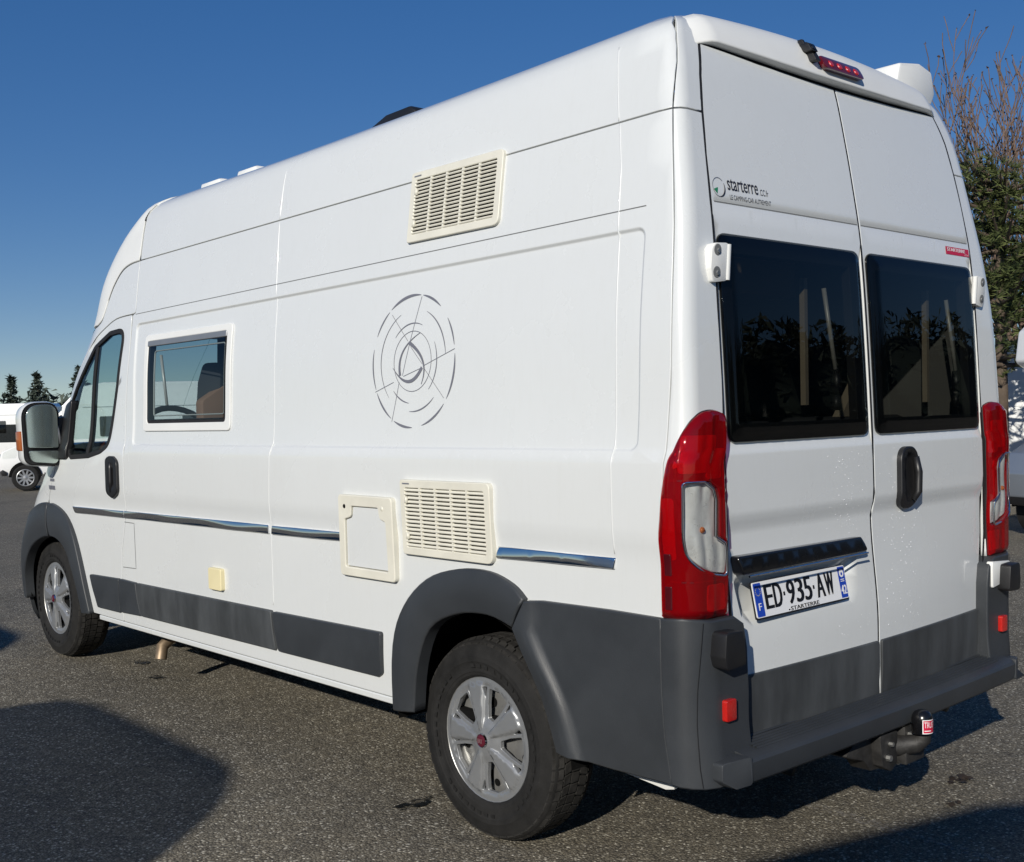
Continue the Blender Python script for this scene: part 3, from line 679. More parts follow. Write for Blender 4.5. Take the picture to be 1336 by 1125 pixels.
mb.add([Vector(pch(a, b))+Vector((0, -.0028, 0)) for a, b in rect(-.094, -.085, -.051, -.047)], [list(range(len(rect(0, 1, 0, 1))))], 6)
mb.add([Vector(pch(a, b))+Vector((0, -.0026, 0)) for a, b in circ(.237, .030, .0135, 18)], [list(range(18))], 4)
mb.add([Vector(pch(a, b))+Vector((0, -.0030, 0)) for a, b in circ(.237, .028, .0055, 10)], [list(range(10))], 2)
for z in (.008, .002): mb.add([Vector(pch(a, b))+Vector((0, -.0026, 0)) for a, b in rect(.226, .248, z, z+.0025)], [list(range(len(rect(0, 1, 0, 1))))], 4)
text_mb(mb, '42', pch, .2215, .2525, -.040, -.010, .0026, o_, 4, .0016)
mesh_obj('licence_plate', mb.v, mb.f, PLM, DL, mids=mb.m)
# writing above the left window
mb = MB(); chd = lambda a, v: rear(a, v)
def ring_arc(mb, ch, ca, cv, r, a0, a1, w0, off, out, mi, rv=None, n=28):
    path = [(ca+r*math.cos(math.radians(a0+(a1-a0)*k/n)), cv+(rv or r)*math.sin(math.radians(a0+(a1-a0)*k/n))) for k in range(n+1)]
    strip_mb(mb, ch, path, w0, off, out, mi)
ring_arc(mb, chd, -.771, 2.184, .029, 45, 270, .0022, .0012, B_, 3); ring_arc(mb, chd, -.771, 2.184, .029, -90, 30, lambda t: .001+.005*math.sin(PI*t), .0014, B_, 0)
mb.add([Vector(chd(a, v))+Vector((0, -.0016, 0)) for a, v in ((-.797, 2.176), (-.776, 2.183), (-.782, 2.163))], [(0, 1, 2)], 1)
text_mb(mb, 'starterre', chd, -.727, -.573, 2.180, 2.216, .0012, B_, 0, .0006)
text_mb(mb, '.CC.fr', chd, -.566, -.520, 2.180, 2.200, .0012, B_, 0)
text_mb(mb, 'LE CAMPING-CAR AUTREMENT', chd, -.722, -.512, 2.151, 2.166, .0012, B_, 0)
mesh_obj('dealer_lettering', mb.v, mb.f, [M['ink'], M['green'], M['whiteink'], M['trim']], DL, mids=mb.m)
mb = MB(); mb.add([Vector(chd(a, v))+Vector((0, -.0012, 0)) for a, v in rect(.615, .806, 2.084, 2.114)], [list(range(len(rect(0, 1, 0, 1))))], 0)
text_mb(mb, 'STARTERRE', chd, .625, .772, 2.097, 2.110, .0022, B_, 1, .0008); text_mb(mb, '.CC.fr', chd, .765, .80, 2.087, 2.093, .0022, B_, 1)
mesh_obj('red_sticker', mb.v, mb.f, [M['redink'], M['whiteink']], DR, mids=mb.m)
hd = panel('door_handle', rear, rnd([(.156, 1.364), (.276, 1.362), (.280, 1.138), (.150, 1.140)], .066, 10), M['black'], DR, off=.022, thick=.035, bev=.006, out=B_, step=(.018, .02),
      disp=lambda a, v: -.016*sstep(0, .022, rr_in(a, v, .178, .262, 1.165, 1.345, .04))-.016*(1-sstep(1.13, 1.205, v)))
mb = MB(); mb.tube([(.243, -.030, 1.325), (.250, -.036, 1.27), (.248, -.036, 1.20), (.232, -.026, 1.17)], [.012, .015, .014, .010], 8); mb.build('handle_grip', M['black'], hd, smooth=True)

# roof end above the doors, high brake light, camera
def capwrap(t, v):                      # t in -1..1 from left flank over the tail to the right flank
    ry = RY(v); x = t*min(.768, HW(v)-.004); y = ry-.020*(1-sstep(2.74, 3.0, v))-.018*(1-t*t)
    p = fin(x, y, v); return (p[0], p[1]+.02*sstep(.88, 1., abs(t)), p[2]+.002*sstep(2.68, 2.8, v)-.030*max(0, (abs(t)-.86)/.14)**2)
capo = [(-.985, 2.665)]+[(t, vtop(t*.75)+.012) for t in (-.93, -.7, -.45, -.2, 0, .2, .45, .7, .93)]+[(.985, 2.665), (.985, 2.80), (.985, 3.0), (.985, 3.38), (-.985, 3.38), (-.985, 3.0), (-.985, 2.80)]
panel('rear_roof_cap', capwrap, capo, M['grp'], van, out=(lambda P: Vector((P.x*.2, P.y-1.4, .8))), off=.004, thick=.03, bev=.006, step=(.05, .035))
for s in (-1, 1): gap('door_seam', [(s*.012, 2.138), (s*.812, 2.138)], .0035, DL if s < 0 else DR, M['white_gap'], lambda a, v: Vector(rear(a, v))+Vector((0, .0015, 0)), B_)
gap('roof_seal', [(-.735, 2.657), (-.45, vtop(.45)+.004), (-.2, vtop(.2)+.004), (0, vtop(0)+.004), (.2, vtop(.2)+.004), (.45, vtop(.45)+.004), (.735, 2.657)], .020, van, M['void'], rear, B_)
bl = lambda x, z, d: (x+.012, .126-.018*(1-(x/.75)**2)+d+(z-2.64)*.55, z+.012)
mb = MB(); mb.prism(rect(-.135, .118, 2.653, 2.703, .02), bl, -.030, .02); b_ = mb.build('brake_light', mat('dark_red_lens', (.10, .006, .010), .12, coat=1.), van, bevel=.006)
for k in range(4):
    mb = MB(); mb.lathe([(.0001, -.034), (.010, -.034), (.013, -.030)], 12, lambda r, t, h, k=k: bl(-.088+.053*k+r*math.cos(t), 2.676+r*math.sin(t), h)); mb.build('lamp_dot', M['redrefl'], b_)
mb = MB(); mb.prism(rect(-.190, -.160, 2.668, 2.704, .006), bl, -.036, .02); mb.prism(rect(-.206, -.166, 2.700, 2.730, .006), bl, -.046, -.010); mb.prism(rect(-.202, -.188, 2.722, 2.748, .003), bl, -.03, -.01); mb.prism(rect(-.182, -.170, 2.722, 2.742, .003), bl, -.03, -.01)
cm = mb.build('reversing_camera', M['black'], van, bevel=.004)
mb = MB(); mb.lathe([(.0001, -.054), (.010, -.054), (.012, -.046)], 12, lambda r, t, h: bl(-.186+r*math.cos(t), 2.715+r*math.sin(t), h-.0+.004)); mb.build('camera_lens', M['piano'], cm)

# tail lamps
LP = rnd([(.036, .906, .01), (.037, 1.147, .5), (.021, 1.282, .5), (-.002, 1.372, .5), (-.025, 1.438, .5), (-.056, 1.486, .5), (-.089, 1.509, .5), (-.147, 1.517, .5), (-.202, 1.50, .02), (-.2125, 1.30, .3), (-.2135, 1.135, .3), (-.201, .899, .01), (-.10, .902, .2)], 0, 5)
WH = rnd([(-.041, 1.307), (-.121, 1.306), (-.16, 1.283), (-.170, 1.253), (-.166, 1.142), (-.206, 1.119), (-.202, 1.022), (-.132, 1.034), (-.073, 1.058, .4), (-.043, 1.094, .4), (-.038, 1.15, .4)], .014, 5)
for ch, ou in ((wrap, WL), (mir(wrap), WR)):
    hs = panel('tail_lamp', ch, LP, M['black'], van, out=ou, off=.003, thick=.01, step=(.03, .05))
    ld = lambda a, v: .012+.014*sstep(0, .018, dist_poly((a, v), LP))+0.004*math.exp(-((a+.112)/.012)**2)
    panel('red_lens', ch, shrink(clean(LP), .002), M['redlens'], hs, holes=[WH], out=ou, thick=.018, bev=.004, step=(.013, .02), disp=ld)
    panel('clear_lens', ch, shrink(clean(WH), .002), M['clearlens'], hs, out=ou, thick=.006, bev=.003, step=(.02, .03), disp=lambda a, v: .026+.004*math.exp(-((a+.112)/.012)**2))
    panel('lamp_bowl', ch, shrink(clean(WH), .004), M['reflector'], hs, out=ou, thick=.004, step=(.015, .02), disp=lambda a, v: .006+.008*abs(math.sin((a+.11)*60))*(.5+.5*math.sin(v*30)))
    mb = MB(); ring_arc(mb, ch, 0, 0, 0, 0, 1, .001, 0, B_, 0, n=1); mb = MB()
    pw = dense(clean(WH), .02)
    vs = []
    for p_ in pw:
        Pq = Vector(ch(*p_)); vs.append(Pq+ou(Pq).normalized()*.030)
    mb.tube(vs+[vs[0]], .0035, 6, caps=False); mb.build('lens_rim', M['chrome'], hs, smooth=True)
    for (v0, v1, s0, s1, ph) in ((1.33, 1.44, -.16, -.03, 0), (.92, 1.0, -.195, -.115, 1), (1.31, 1.40, -.20, -.13, 2), (1.08, 1.26, -.02, .02, 3)):
        panel('red_bowl', ch, rect(s0, s1, v0, v1, .012), M['redrefl'], hs, out=ou, thick=.004, step=(.02, .02), disp=lambda a, v: .007+.005*abs(math.sin(a*55+v*20)))
    for v0, v1 in ((1.035, 1.103), (.935, 1.005)): panel('side_reflector', ch, rect(-.012, .008, v0, v1, .004), mat('dark_red', (.06, .003, .006), .3), hs, out=ou, off=.0275, thick=.004, step=(.02, .03))
    for v in (1.313, 1.019):
        mb = MB()
        path = [(s, v-.006*(-s)/.22) for s in (.006, -.03, -.06, -.09, -.14, -.195)]
        strip_mb(mb, ch, path, .004, 0, (0, 0, 0))
        for i in range(len(mb.v)-12, len(mb.v)): mb.v[i] = mb.v[i]+ou(mb.v[i]).normalized()*.0275
        mb.build('lens_joint', M['lensline'], hs)
    mb = MB(); P0 = Vector(ch(-.11, 1.165)); mb.lathe([(.0001, .022), (.009, .016), (.010, .004)], 10, lambda r, t, h: P0+ou(P0).normalized()*h+Vector((r*math.cos(t)*.8, r*math.cos(t)*-.5, r*math.sin(t)))); mb.build('bulb', M['amber'], hs, smooth=True)

# bumper step, corner blocks, stops, reflectors
prof = [(.03, .512), (-.055, .502), (-.088, .495), (-.100, .489), (-.106, .479), (-.104, .440), (-.099, .420), (-.088, .410), (-.04, .406), (.03, .406)]
mb = MB(); xs = [-.872+1.744*k/24 for k in range(25)]
vs = [(x, y-.018*(1-(x/.87)**2) if y < 0 else y, z) for x in xs for y, z in prof]; n = len(prof)
mb.add(vs, [(i*n+k, i*n+k+1, (i+1)*n+k+1, (i+1)*n+k) for i in range(24) for k in range(n-1)]+[tuple(range(n)), tuple(24*n+k for k in range(n))])
st = mb.build('bumper_step', CL, van, smooth=True, sharp=.45)
for k in range(6):
    y = .002-.0135*k; z = .5125-.0022*k
    mb = MB(); vs = [(x, y-.018*(1-(x/.87)**2)*(1 if k else .6)+dy, z+dz) for x in xs[1:-1] for dy, dz in ((.0045, -.002), (.003, .0035), (-.003, .0035), (-.0045, -.002))]
    mb.add(vs, [(i*4+j, i*4+j+1, i*4+j+5, i*4+j+4) for i in range(22) for j in range(3)]); mb.build('step_rib', M['clad'], st)
for s in (-1, 1):
    mb = MB(); mb.prism([(a, b) for a, b in rnd([(.868, .414), (.945, .418), (.966, .437), (.966, .488), (.868, .500)], .012, 3)], lambda a, b, d: (s*a, d+(.035 if a > .95 else 0), b), -.108, .03)
    mb.build('bumper_end', CL, van, bevel=.016, bseg=3)
    mb = MB(); mb.prism(rnd([(.862, .765), (.955, .762), (.962, .80), (.955, .872), (.872, .868)], .014, 3), lambda a, b, d: (s*a, d, b), -.088, -.01)
    mb.build('door_stop', M['black'], van, bevel=.009)
    mb = MB(); mb.prism(rect(.868, .917, .598, .662, .008), lambda a, b, d: (s*a, d, b), -.0545, -.03); mb.build('bumper_reflector', M['redrefl'], van, bevel=.003)
mb = MB(); mb.prism(rnd([(.806, .78), (.96, .80), (.96, .875), (.806, .885)], .008, 2), lambda a, b, d: (a, d, b), -.046, -.02); mb.build('hinge_cover', M['grp'], van, bevel=.004)

for s_ in (-1, 1):               # dark strip along the bumper corner crease, its shade put in as colour
    mb = MB(); chb = (lambda a, v: Vector(wrap(a, v))) if s_ < 0 else (lambda a, v: Vector(mir(wrap)(a, v)))
    for a, v in dense([(-.092, .897), (-.080, .80), (-.068, .70), (-.064, .60), (-.066, .471), (-.072, .415)], .03, False):
        for d in (-.0014, .0014):
            p_ = chb(a+d, v); nn = (WL if s_ < 0 else WR)(p_).normalized(); mb.v.append(p_+nn*(.024+bc_disp(a, v)))
    mb.f = [[2*i, 2*i+1, 2*i+3, 2*i+2] for i in range(len(mb.v)//2-1)]; mb.m = [0]*len(mb.f); mb.build('bumper_crease_line', M['rubber'], van)
rd = random.Random(5)
for d_, x0, x1 in ((DL, -.30, -.02), (DR, .02, .34)):            # dew left on the doors
    mb = MB()
    for k in range(170):
        x = x0+(x1-x0)*rd.betavariate(2, 2); z = .74+.62*rd.random()
        if d_ is DL and z > .80 and z < 1.08: continue
        r = .0009+.0016*rd.random()**2; y = rear(x, z)[1]-.016*0+.016*(1-sstep(1.13, 1.205, z))
        vs = [(x+r*q*math.cos(2*PI*j/6), y-r*h, z+r*q*math.sin(2*PI*j/6)) for q, h in ((1, -.1), (.7, .5)) for j in range(6)]+[(x, y-r*.75, z)]
        mb.add(vs, [(j, (j+1) % 6, 6+(j+1) % 6, 6+j) for j in range(6)]+[(6+j, 6+(j+1) % 6, 12) for j in range(6)])
    tag(mb.build('dew_drops', M['dew'], d_, smooth=True), kind='stuff')

# tow bar
mb = MB(); mb.prism(rnd([(-.29, .352), (-.16, .425), (.07, .425), (.07, .285), (-.02, .262), (-.13, .272), (-.17, .315)], .010, 3), lambda a, b, d: (a, d, b), -.055, .02)
mb.prism(rnd([(-.13, .40), (-.015, .395), (-.02, .285), (-.06, .262), (-.115, .29)], .008, 2), lambda a, b, d: (a, d, b), -.092, -.05); mb.box((.0, -.115, .275), (.125, -.05, .318)); mb.box((.02, -.10, .325), (.085, -.05, .40)); mb.box((-.40, .03, .36), (.40, .12, .43)); mb.box((-.18, -.06, .40), (-.165, -.02, .45))
tb = mb.build('tow_bar', M['iron'], van, bevel=.006)
mb = MB(); mb.tube([(-.02, -.05, .335), (.02, -.09, .335), (.045, -.13, .345), (.05, -.15, .365), (.05, -.155, .40)], [.036, .036, .033, .028, .024], 12); mb.build('tow_neck', M['iron'], tb, smooth=True, sharp=.8)
bp = Vector((.035, -.155, .388))
mb = MB(); mb.lathe([(.033, 0), (.035, .002), (.035, .050), (.0325, .062), (.025, .074), (.013, .080), (.0001, .081)], 24, lambda r, t, h: bp+Vector((r*math.cos(t), r*math.sin(t), h)))
cap_ = mb.build('ball_cap', M['piano'], tb, smooth=True, sharp=.9)
cyl = lambda a, b: bp+Vector((.0392*math.cos(a), .0392*math.sin(a), b))
mb = MB(); A0 = -2.62; A1 = -1.05
def cq(r, a0, a1, b0, b1, mi):
    n = 10; vs = [bp+Vector((r*math.cos(a0+(a1-a0)*k/n), r*math.sin(a0+(a1-a0)*k/n), b)) for b in (b0, b1) for k in range(n+1)]
    mb.add(vs, [(k, k+1, n+2+k, n+1+k) for k in range(n)], mi)
cq(.0354, A0, A1, .005, .053, 1); cq(.0357, A0+.09, A1-.09, .008, .050, 0)
vs_, fs_ = text2d('TRUST'); tw = max(p[0] for p in vs_); th = max(p[1] for p in vs_)
mb.add([bp+Vector((.0361*math.cos(A0+.16+(A1-A0-.32)*p[0]/tw), .0361*math.sin(A0+.16+(A1-A0-.32)*p[0]/tw), .026+.020*p[1]/th)) for p in vs_], fs_, 1)
cq(.0361, A0+.18, A1-.7, .014, .017, 1)
mesh_obj('cap_label', mb.v, mb.f, [M['redink'], M['whiteink']], tb, mids=mb.m)
for p_, r in (((-.085, -.095, .315), .011), ((.05, -.105, .362), .019), ((-.03, -.06, .405), .009), ((-.07, -.095, .36), .008), ((.03, -.06, .27), .010)):
    mb = MB(); mb.lathe([(.0001, -.012), (r, -.012), (r, .01)], 6, lambda q, t, h: Vector(p_)+Vector((q*math.cos(t), h, q*math.sin(t)))); mb.build('tow_bolt', M['bolt'], tb)
mb = MB(); mb.tube([(-.33, .25, .30), (-.33, .12, .285)], .024, 12); mb.build('towing_eye', M['iron'], van, smooth=True)
mb = MB(); mb.tube([(.80, .3, .30), (.82, .15, .275)], .026, 12); mb.build('towing_eye', M['iron'], van, smooth=True)
mb = MB(); mb.tube([(-.62, 3.87, .34), (-.78, 3.85, .32), (-.845, 3.83, .28), (-.86, 3.82, .215)], .033, 14, caps=False); mb.build('exhaust_pipe', M['brass'], van, smooth=True)

# ---- fittings on the left flank
gr = []
def ruled(va, vb, ch=side): return lambda y, v: Vector(ch(y, va)).lerp(Vector(ch(y, vb)), (v-va)/(vb-va))
for (y0, y1, v0, v1) in ((.828, 1.334, 1.003, 1.282), (.853, 1.372, 2.163, 2.428)):
    out_ = rnd([(y0, v0, .03), (y1, v0, .014), (y1, v1, .014), (y0, v1, .022)], 0)
    i0, i1, j0, j1 = y0+.032, y1-.030, v0+.030, v1-.030
    sf = ruled(v0, v1)
    if v0 < 2: sf = (lambda f: (lambda y, v: f(y, v)+Vector((-.007, 0, 0))))(sf)
    g = panel('vent_grille', sf, out_, M['cream'], van, holes=[rect(i0, i1, j0, j1, .006)], out=L_, off=.014, thick=.022, bev=.004, step=(.08, .05))
    panel('grille_back', sf, rect(i0-.004, i1+.004, j0-.004, j1+.004), M['void'], g, out=L_, off=.0025, thick=.001, step=(.08, .05))
    nr = 15; ph = (j1-j0)/nr; up_ = v0 > 2
    for k in range(nr):
        z = j0+ph*(k+.5); mb = MB(); zt, zb = z+ph*.30, z-ph*.16
        P = lambda y, v, d: Vector(sf(y, v))+Vector((-d, 0, .0))
        mb.add([P(y, v, d) for y in (i0-.003, i1+.003) for v, d in ((zb, .0155), (zt, .0085), (zt-.003, .0065), (zb-.003, .0125))], [(0, 1, 2, 3), (4, 7, 6, 5), (0, 4, 5, 1), (1, 5, 6, 2), (2, 6, 7, 3), (3, 7, 4, 0)])
        mb.build('slat', M['cream'], g)
    for k in range(1, 5):
        y = i0+(i1-i0)*k/5; mb = MB(); mb.add([Vector(sf(y+a, v))+Vector((-d, 0, 0)) for v in (j0-.002, j1+.002) for a, d in ((-.0045, .004), (.0045, .004), (.0045, .0135), (-.0045, .0135))], [(0, 1, 5, 4), (1, 2, 6, 5), (2, 3, 7, 6), (3, 0, 4, 7)]); mb.build('grille_bar', M['cream'], g)
    for v in (j1-.045, j0+.04):
        mb = MB(); mb.tube([Vector(sf(i1-.012, v+.012))+Vector((-.016, 0, 0)), Vector(sf(i1-.012, v-.012))+Vector((-.016, 0, 0))], .007, 8); mb.build('grille_catch', M['cream'], g, smooth=True)
    mb = MB(); mb.add([Vector(sf(a, v))+Vector((-.0152, 0, 0)) for a, v in rect(y1-.062, y1-.02, v1-.017, v1-.012)], [list(range(len(rect(0, 1, 0, 1))))]); mb.build('maker_mark', M['decal'], g)
ho = rnd([(1.755, .888), (1.388, .888), (1.386, 1.211), (1.745, 1.213)], .02)
hi = rnd([(1.715, .925, .008), (1.432, .925, .008), (1.434, 1.115, .01), (1.47, 1.125, .02), (1.478, 1.168, .008), (1.655, 1.168, .008), (1.663, 1.125, .02), (1.705, 1.115, .01)], 0)
hf = ruled(.888, 1.212); ht = panel('toilet_hatch', hf, ho, M['cream'], van, holes=[hi], out=L_, off=.022, thick=.030, bev=.005, step=(.06, .05))
panel('hatch_door', hf, shrink(clean(hi), .003), M['white'], ht, out=L_, off=.013, thick=.006, bev=.002, step=(.06, .05))
for y, mm in ((1.70, 'void'), (1.447, 'cream')):
    mb = MB(); mb.lathe([(.0001, .0245), (.007, .024), (.010, .021), (.0105, .019)], 14, lambda r, t, h: Vector(hf(y+r*math.cos(t), 1.166+r*math.sin(t)))+Vector((-h, 0, 0))); mb.build('hatch_lock', M[mm], ht, smooth=True)
panel('socket_cover', side, rect(2.759, 2.882, .718, .822, .012), M['cream2'], van, out=L_, off=.022, thick=.022, bev=.005, step=(.06, .05))
fr = panel('side_window', sideR, rect(2.690, 3.614, 1.468, 1.966, .03), M['grp'], van, holes=[shrink(clean(WIN), .001)], out=L_, off=.010, thick=.012, bev=.005, step=(.1, .05))
ring('window_rubber', sideR, shrink(clean(WIN), .0015), .020, M['rubber'], fr, out=L_, off=.006, thick=.03, step=(.1, .05))
panel('top_rail', sideR, rect(2.737, 3.573, 1.905, 1.934, .004), M['trim'], fr, out=L_, off=.014, thick=.012, bev=.004, step=(.1, .02))
panel('window_pane', sideR, rect(2.75, 3.56, 1.523, 1.908, .02), M['acrylic'], fr, out=L_, off=.010, thick=.004, step=(.1, .05))
ring('inner_sash', sideR, rect(2.772, 3.525, 1.545, 1.885, .02), .006, M['stay'], fr, out=L_, off=-.004, thick=.006, step=(.1, .05))
mb = MB(); mb.tube([Vector(sideR(3.50, 1.86))+Vector((.03, 0, 0)), Vector(sideR(3.46, 1.60))+Vector((.05, 0, 0))], .008, 8); mb.build('sash_stay', M['stay'], fr, smooth=True)
# round emblem
mb = MB(); E0, E1 = 1.318, 1.720
ez = lambda X, Y: (E0-(X-495)/272*.250, E1+(570-Y)/446*.247)
def ea(r, a0, a1, w0, taper=True, n=26):
    path = [(E0-r*.25*math.cos(math.radians(a0+(a1-a0)*k/n)), E1+r*.247*math.sin(math.radians(a0+(a1-a0)*k/n))) for k in range(n+1)]
    strip_mb(mb, sideR, path, (lambda t: .0012+w0*math.sin(PI*min(max(t, 0), 1))**.7) if taper else w0, .0012, L_)
for a in ((155, 128, .006), (125, 81.5, .0105), (79, 51, .008), (36.6, 11, .006), (4, -36, .0085), (-41, -76, .0075), (-89, -116.5, .0085), (-121, -153, .0075), (-156, -193, .006)): ea(1.0, *a)
for r, a0, a1, wd in ((.79, 114, 223, .0028), (.79, 67, 5, .0045), (.76, -95, -47, .0045), (.575, 139, 67, .0035), (.585, 27, -48, .0035), (.635, -137, -97, .0045)): ea(r, a0, a1, wd)
ea(.455, 0, 360, .0026, False, 48)
def bez(p, q, t_, wd, n=22):
    p, q, t_ = ez(*p), ez(*q), ez(*t_); c = (2*q[0]-.5*(p[0]+t_[0]), 2*q[1]-.5*(p[1]+t_[1]))
    path = [((1-k/n)**2*p[0]+2*k/n*(1-k/n)*c[0]+(k/n)**2*t_[0], (1-k/n)**2*p[1]+2*k/n*(1-k/n)*c[1]+(k/n)**2*t_[1]) for k in range(n+1)]
    strip_mb(mb, sideR, path, wd, .0018, L_)
bez((545, 382), (432, 500), (414, 662), lambda t: .002+.011*t); bez((472, 442), (565, 575), (555, 728), lambda t: .002+.013*(1-t)**.8); bez((364, 605), (468, 705), (560, 615), lambda t: .002+.012*math.sin(PI*min(1, t*.62))**1.0)
for seg in (((540, 140), (430, 662)), ((408, 705), (360, 975)), ((346, 240), (462, 430)), ((482, 470), (560, 592)), ((575, 625), (700, 826)), ((240, 766), (370, 704)), ((436, 668), (560, 617)), ((575, 603), (766, 510))):
    strip_mb(mb, sideR, dense([ez(*seg[0]), ez(*seg[1])], .03, False), .0022, .0014, L_)
mb.build('round_emblem', M['decal'], van)

# ---- roof fittings
mb = MB(); mb.box((-.62, 3.02, 2.71), (-.10, 3.70, 2.765)); rv = mb.build('roof_window', M['grp'], van, bevel=.012)
for y0, y1 in ((3.06, 3.26), (3.44, 3.66)):
    mb = MB(); mb.box((-.605, y0, 2.76), (-.15, y1, 2.800)); mb.build('window_bulge', M['grp'], rv, bevel=.018)
mb = MB(); mb.prism([(1.74, 2.72), (2.20, 2.72), (2.16, 2.765), (1.96, 2.822), (1.79, 2.826), (1.75, 2.80)], lambda a, b, d: (d, a, b), -.60, -.15); mb.build('roof_vent', M['black'], van, bevel=.015)
for y in (1.62, 2.30, 3.86, .62):
    mb = MB(); mb.tube([(-.58, y, 2.71), (-.58, y, 2.768)], .014, 8); mb.build('roof_stud', M['grp'], van)
aw = [(.82, 2.80), (1.07, 2.81), (1.10, 2.86), (1.075, 2.925), (.97, 2.945), (.83, 2.92), (.80, 2.86)]
mb = MB(); mb.prism(rnd(aw, .02, 3), lambda a, b, d: (a+.015, d, b-.012), .50, 3.9); av = mb.build('awning', M['grp'], van, bevel=.004)
mb = MB(); mb.prism(rnd([(a+(.01 if a > .9 else -.01), b+(.012 if b > 2.86 else -.012)) for a, b in aw], .022, 3), lambda a, b, d: (a+.015, d, b-.012), .34, .515); mb.build('awning_end_cap', M['grp'], av, bevel=.012)
mb = MB(); mb.tube([(.86, .40, 2.80), (.91, .40, 2.76), (.88, .40, 2.70), (.78, .40, 2.67)], .016, 8); mb.build('awning_bracket', M['bolt'], av, smooth=True)

for y in (.62, 2.2, 3.7):
    mb = MB(); mb.prism([(.70, 2.66), (.80, 2.64), (.93, 2.80), (.80, 2.82)], lambda a, b, d: (a, d, b), y, y+.12); mb.build('awning_bracket', M['trim'], av, bevel=.006)

# ---- left mirror
mz = lambda a, b, d: (a-.0*d, 4.74+d, b)
mo = rnd([(-1.230, 1.285, .06), (-1.022, 1.266, .045), (-1.018, 1.648, .08), (-1.240, 1.645, .10)], 0, 9)
ctr = Vector((-1.128, 1.458)); L = len(mo); mb = MB()
rings = [(1.0, -.02), (1.03, .0), (1.03, .03), (.98, .08), (.82, .13), (.5, .16)]
vs = [mz(ctr.x+(p[0]-ctr.x)*s, ctr.y+(p[1]-ctr.y)*s, d) for s, d in rings for p in mo]
mb.add(vs, [(i*L+k, i*L+(k+1) % L, (i+1)*L+(k+1) % L, (i+1)*L+k) for i in range(5) for k in range(L)]+[tuple(5*L+k for k in range(L))])
mr_ = mb.build('wing_mirror', M['white'], van, smooth=True, sharp=1.0)
panel('mirror_frame', plane_chart((0, 4.722, 0), (1, 0, 0), (0, 0, 1)), shrink(clean(mo), .004), M['black'], mr_, out=B_, thick=.01, bev=.004, step=(.05, .05))
up_g = rnd([(-1.210, 1.384, .012), (-1.034, 1.378, .012), (-1.034, 1.634, .07), (-1.218, 1.632, .09)], 0, 9)
lo_g = rnd([(-1.208, 1.366, .012), (-1.036, 1.361, .012), (-1.036, 1.284, .035), (-1.196, 1.300, .05)], 0, 9)
for pl_, tilt in ((up_g, .03), (lo_g, -.12)):
    panel('mirror_glass', plane_chart((0, 4.712, 0), (1, .0, 0), (0, 0, 1)), clean(pl_), M['mirrorglass'], mr_, out=B_, thick=.006, step=(.03, .03), disp=lambda a, v: .006+.006*(1-((a+1.12)/.1)**2*.5-((v-1.46)/.2)**2*.5))
mb = MB(); mb.prism(rnd([(-1.245, 1.37), (-1.222, 1.36), (-1.225, 1.48), (-1.246, 1.48)], .006, 2), lambda a, b, d: (a, 4.74+d, b), -.012, .06); mb.build('indicator', M['amber'], mr_, bevel=.005)
mb = MB(); mb.prism(rnd([(-1.035, 1.325), (-.93, 1.30), (-.93, 1.57), (-1.035, 1.55)], .02, 3), mz, -.01, .08); mb.build('mirror_arm', M['black'], mr_, bevel=.012)
mb = MB(); mb.tube([(-1.036, 4.715, 1.505), (-1.018, 4.712, 1.40)], .011, 8); mb.build('arm_trim', M['trim'], mr_, smooth=True)
panel('mirror_base', side, rnd([(4.76, 1.62, .01), (4.57, 1.66, .02), (4.60, 1.31, .02), (4.77, 1.31, .02)], 0), M['black'], mr_, out=L_, off=.014, thick=.03, bev=.008, step=(.05, .05))

# ---- cab interior
mb = MB(); mb.prism(rnd([(4.35, 1.00), (5.2, 1.0), (5.2, 1.36), (4.75, 1.40), (4.45, 1.30)], .05, 3), lambda a, b, d: (d, a, b), -.88, .88); mb.build('dashboard', M['seat'], van, bevel=.02)
def seat(x, m, yaw=0.):
    mb = MB(); R4 = Matrix.Translation((x, 3.78, .22)) @ Matrix.Rotation(yaw, 4, 'Z')
    f = lambda pr: (lambda a, b, d: R4 @ Vector((d, a, b)))
    mb.prism(rnd([(-.25, .72), (.28, .76), (.30, .90), (-.22, .87)], .05, 3), f(0), -.25, .25); mb.prism(rnd([(-.30, .85), (-.12, .82), (-.20, 1.50), (-.24, 1.60), (-.36, 1.60)], .04, 3), f(0), -.24, .24); mb.prism(rnd([(-.36, 1.58), (-.25, 1.58), (-.26, 1.78), (-.36, 1.78)], .03, 3), f(0), -.14, .14); mb.box((-.2, -.2, .42), (.2, .2, .74), 0, R4)
    return mb.build('cab_seat', m, van, bevel=.02)
s1 = seat(-.60, M['seat'], .40); s2 = seat(.47, M['seat'])
mb = MB(); mb.prism(rnd([(-.79, 1.2), (-.55, 1.2), (-.57, 1.66), (-.66, 1.70), (-.79, 1.62)], .03, 3), lambda a, b, d: (a, d, b), 3.36, 3.44); mb.build('seat_cover', M['tan'], s1, bevel=.02)
mb = MB(); n = 28; cw = Vector((-.45, 4.32, 1.44)); ax = Vector((0, -.75, .66)); u_ = Vector((1, 0, 0)); v_ = ax.cross(u_).normalized()
pts = [cw+.21*(u_*math.cos(2*PI*k/n)+v_*math.sin(2*PI*k/n)) for k in range(n+1)]; mb.tube(pts, .018, 8, caps=False)
for t in (.0, PI, -PI/2): mb.tube([cw, cw+.2*(u_*math.cos(t)+v_*math.sin(t))], .02, 6)
mb.tube([cw-ax*.02, cw-ax*.35], .05, 10); mb.build('steering_wheel', M['black'], van, smooth=True, sharp=.8)

